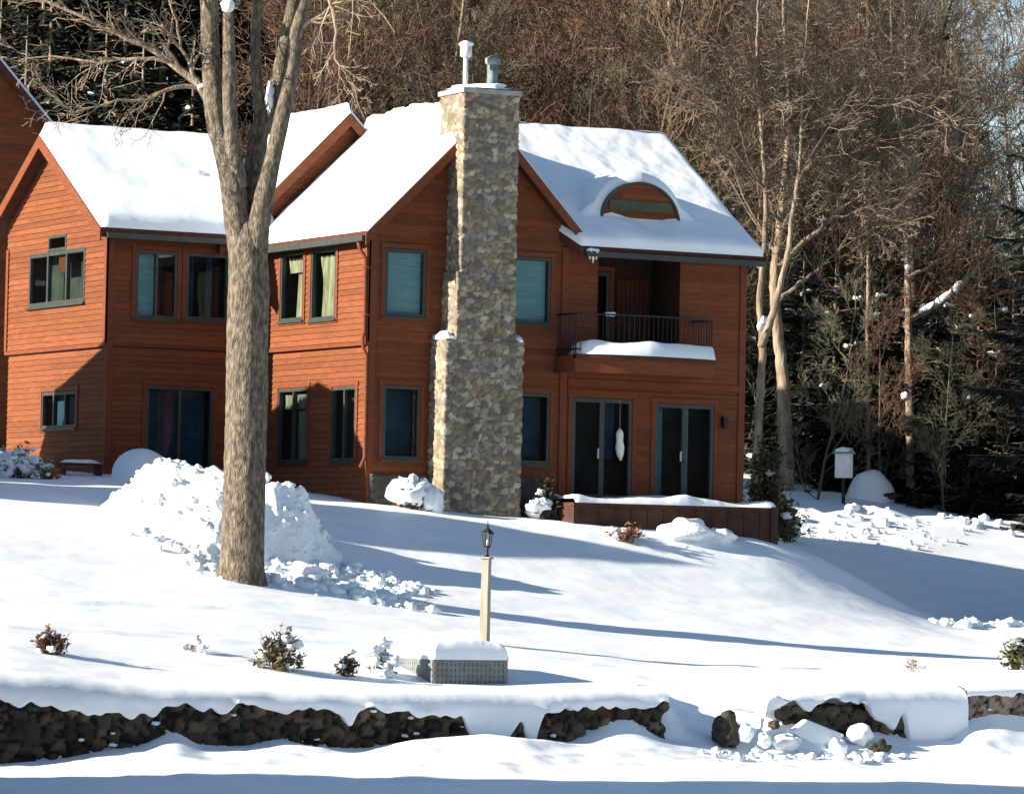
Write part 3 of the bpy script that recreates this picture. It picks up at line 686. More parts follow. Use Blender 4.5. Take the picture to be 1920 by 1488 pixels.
# --- balcony
bal = empty('balcony'); bal.parent = house
def bow(u): return -.95-.35*(1-((u-6.15)/1.75)**2)
BU = np.linspace(4.42, 7.88, 25); BVv = [bow(u) for u in BU]
mb = MB(); zb0, zb1 = 2.86, 3.22
for i in range(24):
    mb.hexa([(BU[i], BVv[i], zb0), (BU[i+1], BVv[i+1], zb0), (BU[i+1], 0, zb0), (BU[i], 0, zb0), (BU[i], BVv[i], zb1), (BU[i+1], BVv[i+1], zb1), (BU[i+1], 0, zb1), (BU[i], 0, zb1)])
mb.build('balcony_floor', TRIM, bal)
mb = MB()
for i in range(24):
    mb.hexa([(BU[i], BVv[i]-.06, zb1-.06), (BU[i+1], BVv[i+1]-.06, zb1-.06), (BU[i+1], BVv[i+1]+.1, zb1-.06), (BU[i], BVv[i]+.1, zb1-.06), (BU[i], BVv[i]-.06, zb1+.03), (BU[i+1], BVv[i+1]-.06, zb1+.03), (BU[i+1], BVv[i+1]+.1, zb1+.03), (BU[i], BVv[i]+.1, zb1+.03)])
mb.build('edge_trim', SOFF, bal)
XS = np.linspace(0, 1, 60); YS = np.linspace(0, 1, 9)
SX, SY = np.meshgrid(XS, YS); su = 4.55+(7.92-4.55)*SX
sv0 = np.array([[bow(u) for u in r_] for r_ in su])-.07; svv = sv0+SY*.75
e = np.minimum(np.minimum(SX*3.4/.3, (1-SX)*3.4/.15), np.minimum(SY*.75/.14, (1-SY)*.75/.3)); pf = np.sqrt(np.maximum(0, 1-(1-np.clip(e, 0, 1))**2))
MB().grid(su, svv, zb1+.03+pf*(.30+.07*fbm(su*1.3, svv*2, 77))).build('balcony_snow', SNOWR, bal, True, False)
mb = MB()
ru = np.linspace(4.46, 7.84, 25)
for a, b in zip(ru[:-1], ru[1:]):
    for z, r_ in ((4.12, .02), (3.36, .014)): mb.tube([(a, bow(a)+.12, z), (b, bow(b)+.12, z)], r_, 6)
for u in (ru[0], ru[-1]):
    for z in (4.12, 3.36): mb.tube([(u, bow(u)+.12, z), (u, -.03, z)], .025, 6)
for u in np.linspace(4.46, 7.84, 30): mb.tube([(u, bow(u)+.12, 3.24), (u, bow(u)+.12, 4.12)], .008, 5)
for v in np.linspace(-.9, -.1, 8): mb.tube([(4.46, v, 3.24), (4.46, v, 4.12)], .011, 5); mb.tube([(7.84, v, 3.24), (7.84, v, 4.12)], .011, 5)
mb.build('railing', IRON, bal)
MB().blob((5.38, -.75, 4.15), (.16, .05, .05), 3).build('rail_snow', SNOWR, bal, True)
# --- deck
deck = empty('deck'); deck.parent = house
d0, d1, dv, dz = 4.02, 9.05, -1.75, .06
MB().box(d0, d1, dv, -.04, dz-.08, dz).build('deck_floor', SOFF, deck)
mb = MB(); mb.box(d0, d1, dv, dv+.05, dz-.78, dz-.085); mb.box(d1-.05, d1, dv+.05, -.05, dz-.78, dz-.085); mb.box(d0, d0+.05, dv+.05, -.05, dz-.78, dz-.085)
mb.box(d1-.16, d1+.02, dv-.04, dv+.12, dz-1., dz+.02)
for k in range(12): mb.box(d0+.2+k*.4, d0+.23+k*.4, dv-.015, dv, dz-.75, dz-.1)
mb.build('skirt', mat('weathered_skirt', (.04, .018, .013), (.065, .03, .02), 4, .85, .2, 25), deck)
su, svv = np.meshgrid(np.linspace(d0+.02, d1-.02, 110), np.linspace(dv-.03, -.08, 24))
e = np.minimum(np.minimum((su-d0)/.2, (d1-su)/.2), (svv-dv+.03)/.16); pf = np.sqrt(np.maximum(0, 1-(1-np.clip(e, 0, 1))**2))
MB().grid(su, svv, dz+pf*(.15+.10*fbm(su*1.1, svv*1.6, 55)+.07*np.sin(su*2.1))).build('deck_snow', SNOWR, deck, True, False)
# foundation stone strip below the siding
for q in ((.04, 1.40, -.10, .02, -1.0, .55), (3.30, 4.0, -.10, .02, -1.0, .60)): stonework([q], 'foundation', house, RUB, .06, .26, .05, [(.10, .10, .09), (.16, .15, .13), (.13, .11, .09)], (.06, .055, .05), 5)
# ornament hanging before the glass door
mb = MB(); mb.tube([(6.02, -.12, 1.72), (6.02, -.12, 1.66), (6.02, -.12, 1.6), (6.02, -.12, 1.45), (6.03, -.12, 1.3), (6.04, -.12, 1.15), (6.06, -.12, 1.02)], [.02, .06, .085, .075, .10, .075, .02], 12)
mb.tube([(6.02, -.12, 1.7), (6.02, -.12, 2.3)], .003, 4); mb.tube([(6.02, -.12, 2.3), (6.02, -.03, 2.3)], .004, 4)
tag(mb.build('hanging_ornament', WHITE, None, True), 'white hanging ornament in front of the left glass door under the balcony', 'ornament')
# ------------------------------------------------------------------ neighbouring building at the left edge
nb = empty('neighbour_house', (-6, 14, 0), 'dark red neighbouring house with steep snowy gable, cut off at the left edge', 'house')
def tolocal(o): o.matrix_parent_inverse = Matrix.Translation((6, -14, 0)); return o
nv = 17.0; pk = onF(0, 105, nv); q1 = onF(105, 235, nv); sl = (q1[2]-pk[2])/(q1[0]-pk[0]); npu = pk[0]-1.6; npz = pk[2]-1.6*sl-.25
tolocal(siding('wall', PF(nv), -.5, npz-.1, lambda z: (max(npu-4.5, npu-(npz-z)/abs(sl)), min(npu+5.0, npu+(npz-z)/abs(sl))), [], parent=nb))
def roofslab(e0, e1, r1, r0, th=.2, t=.28):
    e0, e1, r1, r0 = map(lambda p: np.array(p, float), (e0, e1, r1, r0)); d = np.array([0, 0, -th])
    tolocal(MB().hexa([e0+d, e1+d, r1+d, r0+d, e0, e1, r1, r0]).build('roof', SOFF, nb))
    S, Q = np.meshgrid(np.linspace(0, 1, 40), np.linspace(0, 1, 40)); S = S[..., None]; Q = Q[..., None]
    P = (e0*(1-S)+e1*S)*(1-Q)+(r0*(1-S)+r1*S)*Q
    e = np.minimum(np.minimum(S, 1-S)[..., 0]*8, Q[..., 0]*8); pf = np.sqrt(np.maximum(0, 1-(1-np.clip(e, 0, 1))**2))
    P[..., 2] += pf*(t+.06*fbm(P[..., 0], P[..., 1], 3))+.01
    tolocal(MB().grid(P[..., 0], P[..., 1], P[..., 2]).build('roof_snow', SNOWR, nb, True, False))
for a_ in (-7.6, -4.9):
    for z_ in (.9, 3.6): window(PF(nv-.02), a_, a_+1.1, z_, z_+1.5, fill='dim', glass=GLASSD, par=nb)
ez = npz+5.3*sl
roofslab((npu+5.3, nv-.3, ez), (npu+5.3, nv+5.5, ez), (npu, nv+5.5, npz), (npu, nv-.3, npz)); roofslab((npu-5.3, nv+5.5, ez), (npu-5.3, nv-.3, ez), (npu, nv-.3, npz), (npu, nv+5.5, npz))
tolocal(MB().box(npu-4.4, npu+4.9, nv+.1, nv+5, -.5, ez-.1).build('inner_core', CEDAR, nb))
# balconies glimpsed beside the left wing
for z in (2.4, 4.15, 5.25):
    b = tolocal(MB().box(-6.6, -2.9, 16.2, nv, z-.16, z).build('balcony', SOFF, nb))
    MB().box(-6.58, -2.93, 16.18, nv-.02, z+.004, z+.13).build('balcony_snow', SNOWR, b)
# unseen block added outside the frame, profiled to shade the lodge's lower walls
TS = math.tan(SUN_EL)/math.cos(SUN_AZ)*1.0; DVU = math.tan(-SUN_AZ)
gu0, gu1 = -19.5, -14.0
prof = [(8.9, -.6), (7.9, .9), (4.8, 1.9), (2.5, 2.45), (1.4, 2.15), (.1, .85), (-.2, -.6)]
pv = [(v+DVU*-gu1, z+TS*-gu1) for v, z in prof]
n = len(pv); zg = 0.
base = [(pv[0][0], zg-1), (pv[-1][0], zg-1)]
poly = pv+[base[1], base[0]]
vs = [(gu1, a, b) for a, b in poly]+[(gu0, a, b) for a, b in poly]; m = len(poly)
tolocal(MB().add(vs, [tuple(range(m)), tuple(range(2*m-1, m-1, -1))]+[(i, (i+1) % m, m+(i+1) % m, m+i) for i in range(m)]).build('wing', mat('shade_block_dark', (.025, .028, .022), (.045, .045, .035), 3), nb))  # added shadow caster, kept dark to darken the window reflections
mb = MB()
for i in range(n-1):
    (a0, b0), (a1, b1) = pv[i], pv[i+1]
    if abs(b1-b0) > abs(a1-a0)*1.3: continue
    mb.hexa([(gu0, a0, b0+.004), (gu1, a0, b0+.004), (gu1, a1, b1+.004), (gu0, a1, b1+.004), (gu0, a0, b0+.12), (gu1, a0, b0+.12), (gu1, a1, b1+.12), (gu0, a1, b1+.12)])
tolocal(mb.build('roof_snow', SNOWR, nb))
def ghit(px, py, Da=95, Db=135):
    for D in np.arange(Da, Db, .25):
        q = atD(px, py, D)
        if q[1] < 23.5 and q[2] <= zt(q[0], q[1]): return D
    return Db
# ------------------------------------------------------------------ retaining walls
RPAL = [(.05, .04, .03), (.085, .068, .05), (.035, .03, .026), (.12, .095, .065), (.07, .062, .055), (.15, .12, .085), (.055, .06, .035), (.10, .06, .045)]
def uF(px, v=-19.5): return float(onF(px, 1330, v)[0])
def wallsec(px0, px1, lowpts, label, ext0=0, ext1=0, pal=RPAL, seed=1, ztop=None, cellsz=.23, capt=1., rough=1., topoff=.26, inset=.02):
    u0, u1 = uF(px0)-ext0, uF(px1)+ext1
    w = empty('stone_wall', ((u0+u1)/2, -19.35, LAKE), label, 'stone wall')
    T = Matrix.Translation((-(u0+u1)/2, 19.35, -LAKE))
    zt_ = ztop if ztop is not None else min(zt(u0+.3, -18.9), zt(u1-.3, -18.9))-topoff
    st = stonework([(u0+inset, u1-.02, -19.62, -19.1, LAKE-.2, zt_)], 'stones', w, RUB, .055, cellsz, .15*rough, pal, (.012, .011, .01), seed, .8); st.matrix_parent_inverse = T
    U = np.arange(u0-.02, u1+.03, .045); n = len(U)
    lp = np.array([onF(x, y, -19.75) for x, y in lowpts])
    zl = np.interp(U, lp[:, 0], lp[:, 2])
    cc, ce = cells(U, U*0+seed, .17, seed); c3, _ = cells(U, U*0+3+seed, .08, seed+5)
    zl = zl+.12*cc+.10*c3+.06*fbm(U*2.3, U*0, seed)+.04*fbm(U*14, U*0, seed+1)
    zl = np.convolve(np.pad(zl, 2, mode='edge'), np.array([.1, .25, .3, .25, .1]), 'valid')
    def sm(a, k):
        w_ = np.hanning(2*k+3)[1:-1]; w_ /= w_.sum(); return np.convolve(np.pad(a, k, mode='edge'), w_, 'valid')
    kk = min(14, len(U)//3); zt1 = sm(np.array([zt(u, -18.75) for u in U]), kk); zls = sm(zl, kk)
    rows = []
    top = zt1+.03*fbm(U*.5, U*0, 3)
    endf = np.minimum(1, np.minimum((U-U[0])/.2, (U[-1]-U)/.2)+.02)
    bulge = .035*fbm(U*.7, U*0+7, seed+3)
    for dv, dz in ((0, -.04), (-.2, .0), (-.42, .015), (-.62, 0), (-.82, -.035), (-.94, -.10), (-1.02, -.2), (-1.04, -.32)):
        rows.append((U, -18.72+dv*capt+0*U+(bulge if dv < -.5 else 0), top+dz*np.clip((top-zls)/.40, .3, 1.)))
    for t in (.35, .7, 1.):
        zz = (top-.32*np.clip((top-zls)/.40, .3, 1.))*(1-t)+zl*t
        rows.append((U, -19.76+bulge+.05*fbm(U*3, zz*3, seed+9), zz))
    rows.append((U, -19.60+0*U, zl+.02))
    X = np.stack([r[0] for r in rows]); Y = np.stack([r[1] for r in rows]); ZZ = np.stack([r[2] for r in rows])
    fine = .014*fbm(X*3, ZZ*3+Y*3, seed+70); Y = Y+fine*(ZZ < top-.06)
    sb = MB(); rq = random.Random(seed)
    for k in range(int((u1-u0)*1.3)):
        uu = rq.uniform(max(u0, -17), min(u1, 12)); zz_ = rq.uniform(LAKE+.25, float(np.interp(uu, U, zl))+.02); q_ = rq.uniform(.015, .055)
        sb.blob((uu, -19.69, zz_), (q_*1.5, .05, q_*.6), rq.random()*40, 8, 5, .5, 2.5)
    x_ = sb.build('snow_bits', SNOWP, w, True, False); x_.matrix_parent_inverse = T; x_['kind'] = 'stuff'
    # round the two ends back into the slope
    o = MB().grid(X, Y, ZZ); e0 = [tuple(p) for p in np.stack([X[:, -1], Y[:, -1], ZZ[:, -1]], 1)]
    o.add(e0+[(p[0], -18.7, p[2]) for p in e0], [(i, i+1, len(e0)+i+1, len(e0)+i) for i in range(len(e0)-1)])
    s = o.build('snow_cap', SNOW, w, True, False); s.matrix_parent_inverse = T
    return w
wallsec(0, 1238, [(-400, 1300), (0, 1312), (60, 1325), (150, 1330), (270, 1336), (290, 1345), (305, 1324), (420, 1328), (520, 1330), (600, 1332), (640, 1336), (662, 1370), (670, 1330), (760, 1332), (840, 1340), (868, 1345), (885, 1388), (950, 1392), (965, 1355), (985, 1345), (992, 1400), (1005, 1395), (1016, 1330), (1100, 1326), (1180, 1328), (1200, 1322), (1238, 1325)], 'long dark rubble retaining wall under the low box, thick snow along its top', ext0=14, seed=3)
wallsec(1412, 1800, [(1412, 1395), (1428, 1390), (1436, 1298), (1470, 1310), (1500, 1306), (1515, 1335), (1528, 1318), (1560, 1304), (1610, 1312), (1628, 1318), (1640, 1350), (1660, 1345), (1672, 1366), (1690, 1338), (1700, 1335), (1706, 1396), (1800, 1400)], 'short snow-smothered stone wall right of the gap, stones showing in two patches', pal=[(.10, .09, .055), (.14, .12, .075), (.08, .07, .05), (.17, .145, .09)], seed=11, cellsz=.3, topoff=.10, inset=.5)
wallsec(1797, 1925, [(1790, 1300), (1925, 1300)], 'brown flat-faced stone wall at the right edge above a snow mound', ext1=14, pal=[(.30, .23, .17), (.36, .29, .22), (.25, .20, .165)], seed=17, rough=.35, capt=1.03, topoff=.10)
# blocks and boulders in the gap between the walls
def boulder(name, px, py, v, r, m, label, seed, cat, amp=.3, group=None, gr=False):
    p = onF(px, py, v)
    if gr: p[2] = zt(p[0], p[1])+r[2]*.3
    o = MB().blob((0, 0, 0), r, seed, 28, 18, amp).build(name, m, None, True)
    o.location = p; return tag(o, label, cat, group)
STONEB = mat('dark_boulder', (.03, .027, .022), (.09, .075, .055), 7, .95, .8, 14)
boulder('boulder', 1360, 1372, -19.7, (.24, .24, .30), STONEB, 'dark bare boulder standing at the left end of the short wall', 4, 'boulder', .35)
boulder('boulder', 1452, 1358, -19.95, (.10, .1, .08), STONEB, 'small black stone poking out beside the tilted snow slab', 6, 'boulder', .3)
for i, (px, py, r, lab) in enumerate([(1432, 1388, (.13, .13, .13), 'small snow-covered boulder at the left end of the boulder row'), (1472, 1392, (.22, .19, .15), 'egg-shaped snow-covered boulder left of the tilted slab'), (1570, 1400, (.17, .16, .15), 'rounded snow boulder at the right foot of the tilted slab'), (1612, 1376, (.22, .2, .19), 'largest snow-covered boulder below the stone patch of the short wall'), (1632, 1418, (.15, .15, .12), 'low snow-covered boulder with dark stone showing in front of the largest one'), (1400, 1372, (.11, .12, .16), 'upright snow lump beside the dark bare boulder')]):
    boulder('snow_boulder', px, py, -20.0-.1*(i % 3), r, SNOW, lab, 20+i, 'boulder', .22, 'snow-covered boulders in the wall gap')
mb = MB(); p = np.array([onF(x, y, v) for x, y, v in ((1482, 1370, -20.05), (1512, 1346, -19.95), (1586, 1376, -19.98), (1558, 1410, -20.1))])
n_ = np.array([0, .16, -.02]); mb.hexa(list(p+n_)+list(p))
slab = mb.build('snow_slab', SNOW, None); bv = slab.modifiers.new('b', 'BEVEL'); bv.width = .05; bv.segments = 3
tag(slab, 'tilted slab of packed snow leaning on the short wall, blue in shade', 'snow slab')
boulder('boulder', 1648, 1408, -20.2, (.2, .12, .16), STONEB, 'jagged dark stone right of the low snow-covered boulder', 41, 'boulder', .5)
# ------------------------------------------------------------------ plowed snow pile by the big tree
def gy(px, v, n=1):  # ground point seen at screen column px on row v
    p = onF(px, 1000, v); return float(p[0])
SR = np.array([CR[0], CR[1]]); SR /= np.linalg.norm(SR); SD = np.array([CF[0], CF[1]]); SD /= np.linalg.norm(SD)
c0 = onF(420, 1010, -4.9)[:2]
a_, b_ = np.meshgrid(np.arange(-2.6, 2.6, .035), np.arange(-2.4, 1.7, .035))
XX = c0[0]+a_*SR[0]+b_*SD[0]; YY = c0[1]+a_*SR[1]+b_*SD[1]
hp = np.interp(a_, [-2.5, -2.0, -1.65, -1.2, -.7, 0, .8, 1.3, 1.65, 1.88, 2.05, 2.3], [0, .42, .95, 1.24, 1.26, 1.28, 1.30, 1.26, 1.05, .70, .32, 0])
fl = np.interp(a_, [-2.5, -1.2, -.2, .6, 1.2, 2.2], [.7, 1.3, 2.2, 2.0, 1.1, .7])
fr = np.clip(1+b_/fl, 0, 1); bk = np.clip(1-b_/1.35, 0, 1)
sh = np.where(b_ < 0, fr**.85, bk**.6)
cc, ce = cells(XX, YY, .38, 3); c2, _ = cells(XX, YY, .17, 8); c3, _ = cells(XX, YY, .8, 12)
hh = hp*sh; m_ = np.clip(hh/.35, 0, 1)
hh = hh+m_*(.26*c3+.17*cc+.06*c2)+.10*m_*fbm(XX*3, YY*3, 3)
hh = blur(blur(hh, 0, 2), 1, 2)
zg = np.array([[zt(x, y) for x, y in zip(r1, r2)] for r1, r2 in zip(XX, YY)])
zz = zg+np.where(hh > .02, hh, -.15)
pl = MB().grid(XX, YY, zz).build('snow_pile', SNOWP, None, True, False)
r_ = random.Random(9); mb = MB()
ok = np.argwhere(hh > .25)
for k in range(230):
    j, i = ok[r_.randrange(len(ok))]; q = (XX[j, i], YY[j, i], zz[j, i]); s_ = .03+.10*r_.random()**3
    mb.blob((q[0], q[1], q[2]-s_*.15), (s_*r_.uniform(.8, 1.3), s_*r_.uniform(.8, 1.3), s_*r_.uniform(.6, 1.)), r_.random()*99, 10, 7, .4, 2.)
tag(mb.build('snow_clods', SNOWP, pl, True, False), kind='stuff')
tag(pl, 'tall rough pile of plowed snow behind the big tree trunk', 'snow pile')
mb = MB(); r = random.Random(5)
def scatter(p0, p1, n, wd, s0, s1):
    for k in range(n):
        t = r.random(); px = p0[0]+(p1[0]-p0[0])*t; py = p0[1]+(p1[1]-p0[1])*t
        v = p0[2]+(p1[2]-p0[2])*t+r.gauss(0, wd); u = onF(px, py, v)[0]+r.gauss(0, wd*.8)
        s = s0+(s1-s0)*r.random()**2.5
        mb.blob((u, v, zt(u, v)+s*.25), (s*r.uniform(.8, 1.3), s*r.uniform(.8, 1.2), s*r.uniform(.6, .95)), r.random()*99, 9, 6, .35)
scatter((495, 1070, -7.2), (780, 1130, -8.6), 210, .30, .025, .17); scatter((600, 1020, -5.9), (790, 1110, -7.4), 170, .25, .025, .13)
scatter((260, 950, -4.2), (400, 1080, -7.4), 150, .35, .03, .13); scatter((515, 1040, -6.6), (620, 1060, -6.9), 60, .35, .05, .2)
scatter((1460, 975, 11.9), (1900, 985, 11.9), 60, .5, .04, .18); scatter((1480, 1000, 10.4), (1800, 1012, 10.2), 60, .5, .03, .1)
scatter((1330, 1395, -20.3), (1700, 1420, -20.7), 90, .2, .03, .11); scatter((1760, 1160, -3.6), (1930, 1156, -3.2), 40, .2, .05, .2)
tag(mb.build('snow_lumps', SNOWP, None, True, False), kind='stuff')
boulder('snow_boulder', 572, 1078, -7.4, (.34, .3, .24), SNOWP, 'big snow lump at the head of the debris trail right of the trunk', 61, 'snow lump', .45)
boulder('snow_boulder', 678, 1128, -8.4, (.30, .26, .17), SNOWP, 'big flat snow lump at the far end of the debris trail', 67, 'snow lump', .45)
boulder('snow_boulder', 1290, 978, -2.25, (.62, .34, .30), SNOWP, 'long snow heap in front of the deck skirt, right of the russet shrub', 71, 'snow heap', .35, None, True)
boulder('snow_boulder', 1352, 978, -2.2, (.34, .28, .20), SNOWP, 'smaller smooth snow heap toward the right end of the deck skirt', 72, 'snow heap', .2, None, True)
# snow-covered domes
def dome(px, py, v, r, label, seed, slot):
    p = atD(px, py, ghit(px, py, 84)); o = empty('snow_dome', p, label, 'snow mound')
    MB().blob((0, 0, 0), r, seed, 26, 15, .10, 1.2).build('snow', SNOW, o, True)
    MB().blob(slot[0], slot[1], seed+2, 12, 7, .3).build('shrub', STONEB, o, True)
    return o
dome(268, 897, 3.8, (.66, .6, .66), 'smooth blue-shaded snow dome before the left wing', 81, ((.28, -.5, .12), (.34, .2, .05)))
dome(1632, 936, 15.5, (.66, .6, .82), 'smooth snow dome under the woods beside the white box', 83, ((.30, -.50, .10), (.36, .22, .09)))
# low bench with snow in front of the left wing
p = onF(150, 868, 4.9); bn = empty('bench', p, 'low dark bench with snow on it by the left wing wall', 'bench')
mb = MB(); mb.box(-.5, .5, -.18, .18, -.05, 0); mb.build('seat', SOFF, bn)
mb = MB(); [mb.box(x-.04, x+.04, -.15, .15, -.45, -.052) for x in (-.42, .42)]; mb.split('leg', SOFF, bn)
MB().blob((0, 0, .0), (.5, .18, .09), 3, 16, 8, .2, flat=.0).build('snow_cap', SNOW, bn, True)
# ------------------------------------------------------------------ lamp post
p = onF(908, 1206, -12.3); lp = empty('lamp_post', p, 'square cream wooden lamp post with a black lantern on the snowy slope', 'lamp post')
lp.rotation_euler = (0, math.radians(1.3), math.radians(-28-22)+math.pi/2)
mb = MB(); w0, w1, H = .082, .068, 1.53
mb.hexa([(-w0, -w0, -.4), (w0, -w0, -.4), (w0, w0, -.4), (-w0, w0, -.4), (-w1, -w1, H), (w1, -w1, H), (w1, w1, H), (-w1, w1, H)])
mb.box(-.098, .098, -.098, .098, H, H+.04)
po = mb.build('post', mat('cream_paint', (.22, .20, .165), (.30, .28, .235), 4, .65, .2, 20, (3, 3, .4))); po.parent = lp
bv = po.modifiers.new('b', 'BEVEL'); bv.width = .008; bv.segments = 2
mb = MB(); mb.tube([(0, 0, H+.04), (0, 0, H+.10), (0, 0, H+.16), (0, 0, H+.22)], [.05, .032, .026, .05], 10); mb.build('neck', IRON, lp, True)
zl = H+.22
mb = MB(); mb.tube([(0, 0, zl), (0, 0, zl+.025)], [.085, .09], 6)
for k in range(6):
    a = math.pi*2*k/6; mb.tube([(.075*math.cos(a), .075*math.sin(a), zl+.02), (.115*math.cos(a), .115*math.sin(a), zl+.27)], .011, 4)
mb.tube([(0, 0, zl+.27), (0, 0, zl+.29), (0, 0, zl+.36), (0, 0, zl+.40)], [.16, .155, .07, .035], 6)
mb.tube([(0, 0, zl+.40), (0, 0, zl+.43), (0, 0, zl+.46), (0, 0, zl+.55)], [.02, .035, .015, .004], 8)
ln = mb.build('lantern', IRON, lp); LSC = Matrix.Translation((0, 0, zl)) @ Matrix.Diagonal((.82, .82, .88, 1)) @ Matrix.Translation((0, 0, -zl)); ln.data.transform(LSC)
MB().tube([(0, 0, zl+.03), (0, 0, zl+.265)], [.070, .105], 6).build('glass', LAMPG, ln).data.transform(LSC)
MB().tube([(0, 0, zl+.03), (0, 0, zl+.06), (0, 0, zl+.12), (0, 0, zl+.16)], [.02, .035, .04, .01], 10).build('bulb', WHITE, ln, True).data.transform(LSC)
# ------------------------------------------------------------------ low lattice box
bx = empty('lattice_box', (-5.8, -15.3, -3.45), 'low square lattice-sided box with a thick snow cap, beside the lamp post', 'box')
hb = .72; z1 = .58
MB().box(-hb+.02, hb-.02, -hb+.02, hb-.02, -.3, z1-.02).build('body', mat('box_inside', (.035, .033, .028), (.055, .05, .045), 5), bx)
mb = MB()
def lat(P):
    mb.pbox(P, -hb, hb, .0, .03, -.3, .04); mb.pbox(P, -hb, hb, .0, .03, z1-.06, z1)
    for k in range(5): mb.pbox(P, -hb, hb, .0, .022, .075+k*.095, .075+k*.095+.066)
    for k in range(17):
        a = -hb+.05+k*(2*hb-.1)/16; mb.pbox(P, a-.032, a+.032, .0, .030 if k in (0, 16) else .026, .04, z1-.06)
lat(lambda a, o, z: (a, -hb+.02-o, z)); lat(lambda a, o, z: (-hb+.02-o, a, z)); lat(lambda a, o, z: (hb-.02+o, a, z))
mb.build('lattice', mat('lattice_paint', (.13, .142, .142), (.175, .19, .19), 6, .7, .2, 40), bx)
X, Y = np.meshgrid(np.linspace(-hb-.02, hb+.02, 44), np.linspace(-hb-.02, hb+.02, 44))
e = np.minimum(hb+.02-np.abs(X), hb+.02-np.abs(Y))/.2; pf = np.sqrt(np.maximum(0, 1-(1-np.clip(e, 0, 1))**2))
MB().grid(X, Y, z1-.05+pf*(.31+.05*fbm(X*2, Y*2, 4))).build('snow_cap', SNOW, bx, True, False)
# ------------------------------------------------------------------ white box on a post at the right
p = atD(1581, 945, ghit(1581, 945)); wb = empty('post_box', p, 'white upright box on a dark post below the woods', 'box'); wb.rotation_euler = (0, 0, math.radians(-28-34))
mb = MB(); mb.box(-.035, .035, -.035, .035, -.3, .72); mb.build('post', IRON, wb)
mb = MB(); mb.box(-.21, .21, -.13, .13, .70, 1.36); o = mb.build('housing', WHITE, wb); bv = o.modifiers.new('b', 'BEVEL'); bv.width = .02; bv.segments = 2
mb = MB(); mb.hexa([(-.25, -.2, 1.34), (.25, -.2, 1.34), (.25, .2, 1.34), (-.25, .2, 1.34), (-.25, -.04, 1.46), (.25, -.04, 1.46), (.25, .04, 1.46), (-.25, .04, 1.46)]); mb.build('roof', GREY, wb)
MB().blob((0, 0, 1.43), (.25, .17, .09), 5, amp=.2).build('snow_cap', SNOW, wb, True)
# ------------------------------------------------------------------ trees
def rdir(rr, d, ang):
    d = Vector(d).normalized(); a = Vector((0, 0, 1)) if abs(d.z) < .9 else Vector((1, 0, 0))
    x = d.cross(a).normalized(); y = d.cross(x); th = rr.uniform(0, 2*math.pi)
    return (d*math.cos(ang)+(x*math.cos(th)+y*math.sin(th))*math.sin(ang)).normalized()
def branch(mb, rr, p, d, L_, r0, level, maxl, up=.25, wob=.18, nseg=None, kids=None, rmin=.007, spread=(.5, .95)):
    nseg = nseg or (5 if level < 2 else (4 if level == 2 else 3)); pts = [Vector(p)]; d = Vector(d).normalized(); rad = [r0]
    for i in range(nseg):
        d = (d+Vector((rr.gauss(0, wob), rr.gauss(0, wob), rr.gauss(0, wob)+up*.3))).normalized()
        pts.append(pts[-1]+d*L_/nseg); rad.append(max(rmin, r0*(1-.82*(i+1)/nseg)))
    mb.tube(pts, rad, 6 if r0 > .05 else (4 if r0 > .02 else 3), cap=False)
    if level >= maxl: return
    n = kids[level] if kids else (7, 6, 5, 4)[min(level, 3)]
    for k in range(n):
        t = .22+.78*(k+rr.random()*.8)/n; t = min(t, .98); i = min(int(t*nseg), nseg-1); f = t*nseg-i
        q = pts[i].lerp(pts[i+1], f); dd = (pts[i+1]-pts[i]).normalized()
        rc = (rad[i]*(1-f)+rad[i+1]*f)*rr.uniform(.45, .7)
        branch(mb, rr, q, rdir(rr, dd, rr.uniform(*spread)), L_*rr.uniform(.38, .62)*(1.15-.5*t), max(rc, rmin), level+1, maxl, up, wob, None, kids, rmin, spread)
def bare_tree(seed, H, r0, bark, twig, nl=13, low=.28, kids=(6, 7, 6, 4), lean=.05, fork=False):
    rr = random.Random(seed); root = empty('bare_tree')
    tr = MB(); pts = [Vector((0, 0, -.6))]; d = Vector((rr.gauss(0, lean), rr.gauss(0, lean), 1)).normalized(); N_ = 12; rad = [r0*1.25]
    for i in range(N_):
        d = (d+Vector((rr.gauss(0, .05), rr.gauss(0, .05), .08))).normalized(); pts.append(pts[-1]+d*(H*.92+.6)/N_); rad.append(r0*(1-.88*((i+1)/N_)**1.1))
    tr.tube(pts, rad, 9)
    tr.build('trunk', bark, root, True, False)
    cr = MB()
    for k in range(nl):
        t = low+(1-low)*(k+rr.random()*.6)/nl; t = min(t, .97); i = min(int(t*N_), N_-1); f = t*N_-i
        q = pts[i].lerp(pts[i+1], f); a = rr.uniform(0, 6.28); el = rr.uniform(.35, 1.0)
        L_ = H*rr.uniform(.20, .36)*(1.15-.55*t)
        branch(cr, rr, q, (math.cos(a)*math.cos(el), math.sin(a)*math.cos(el), math.sin(el)), L_, max(.012, rad[i]*rr.uniform(.32, .55)), 1, 4, .3, .14, 6, (0,)+kids[1:] if False else kids, .009)
    cr.build('crown', twig, root, False, False)
    return root
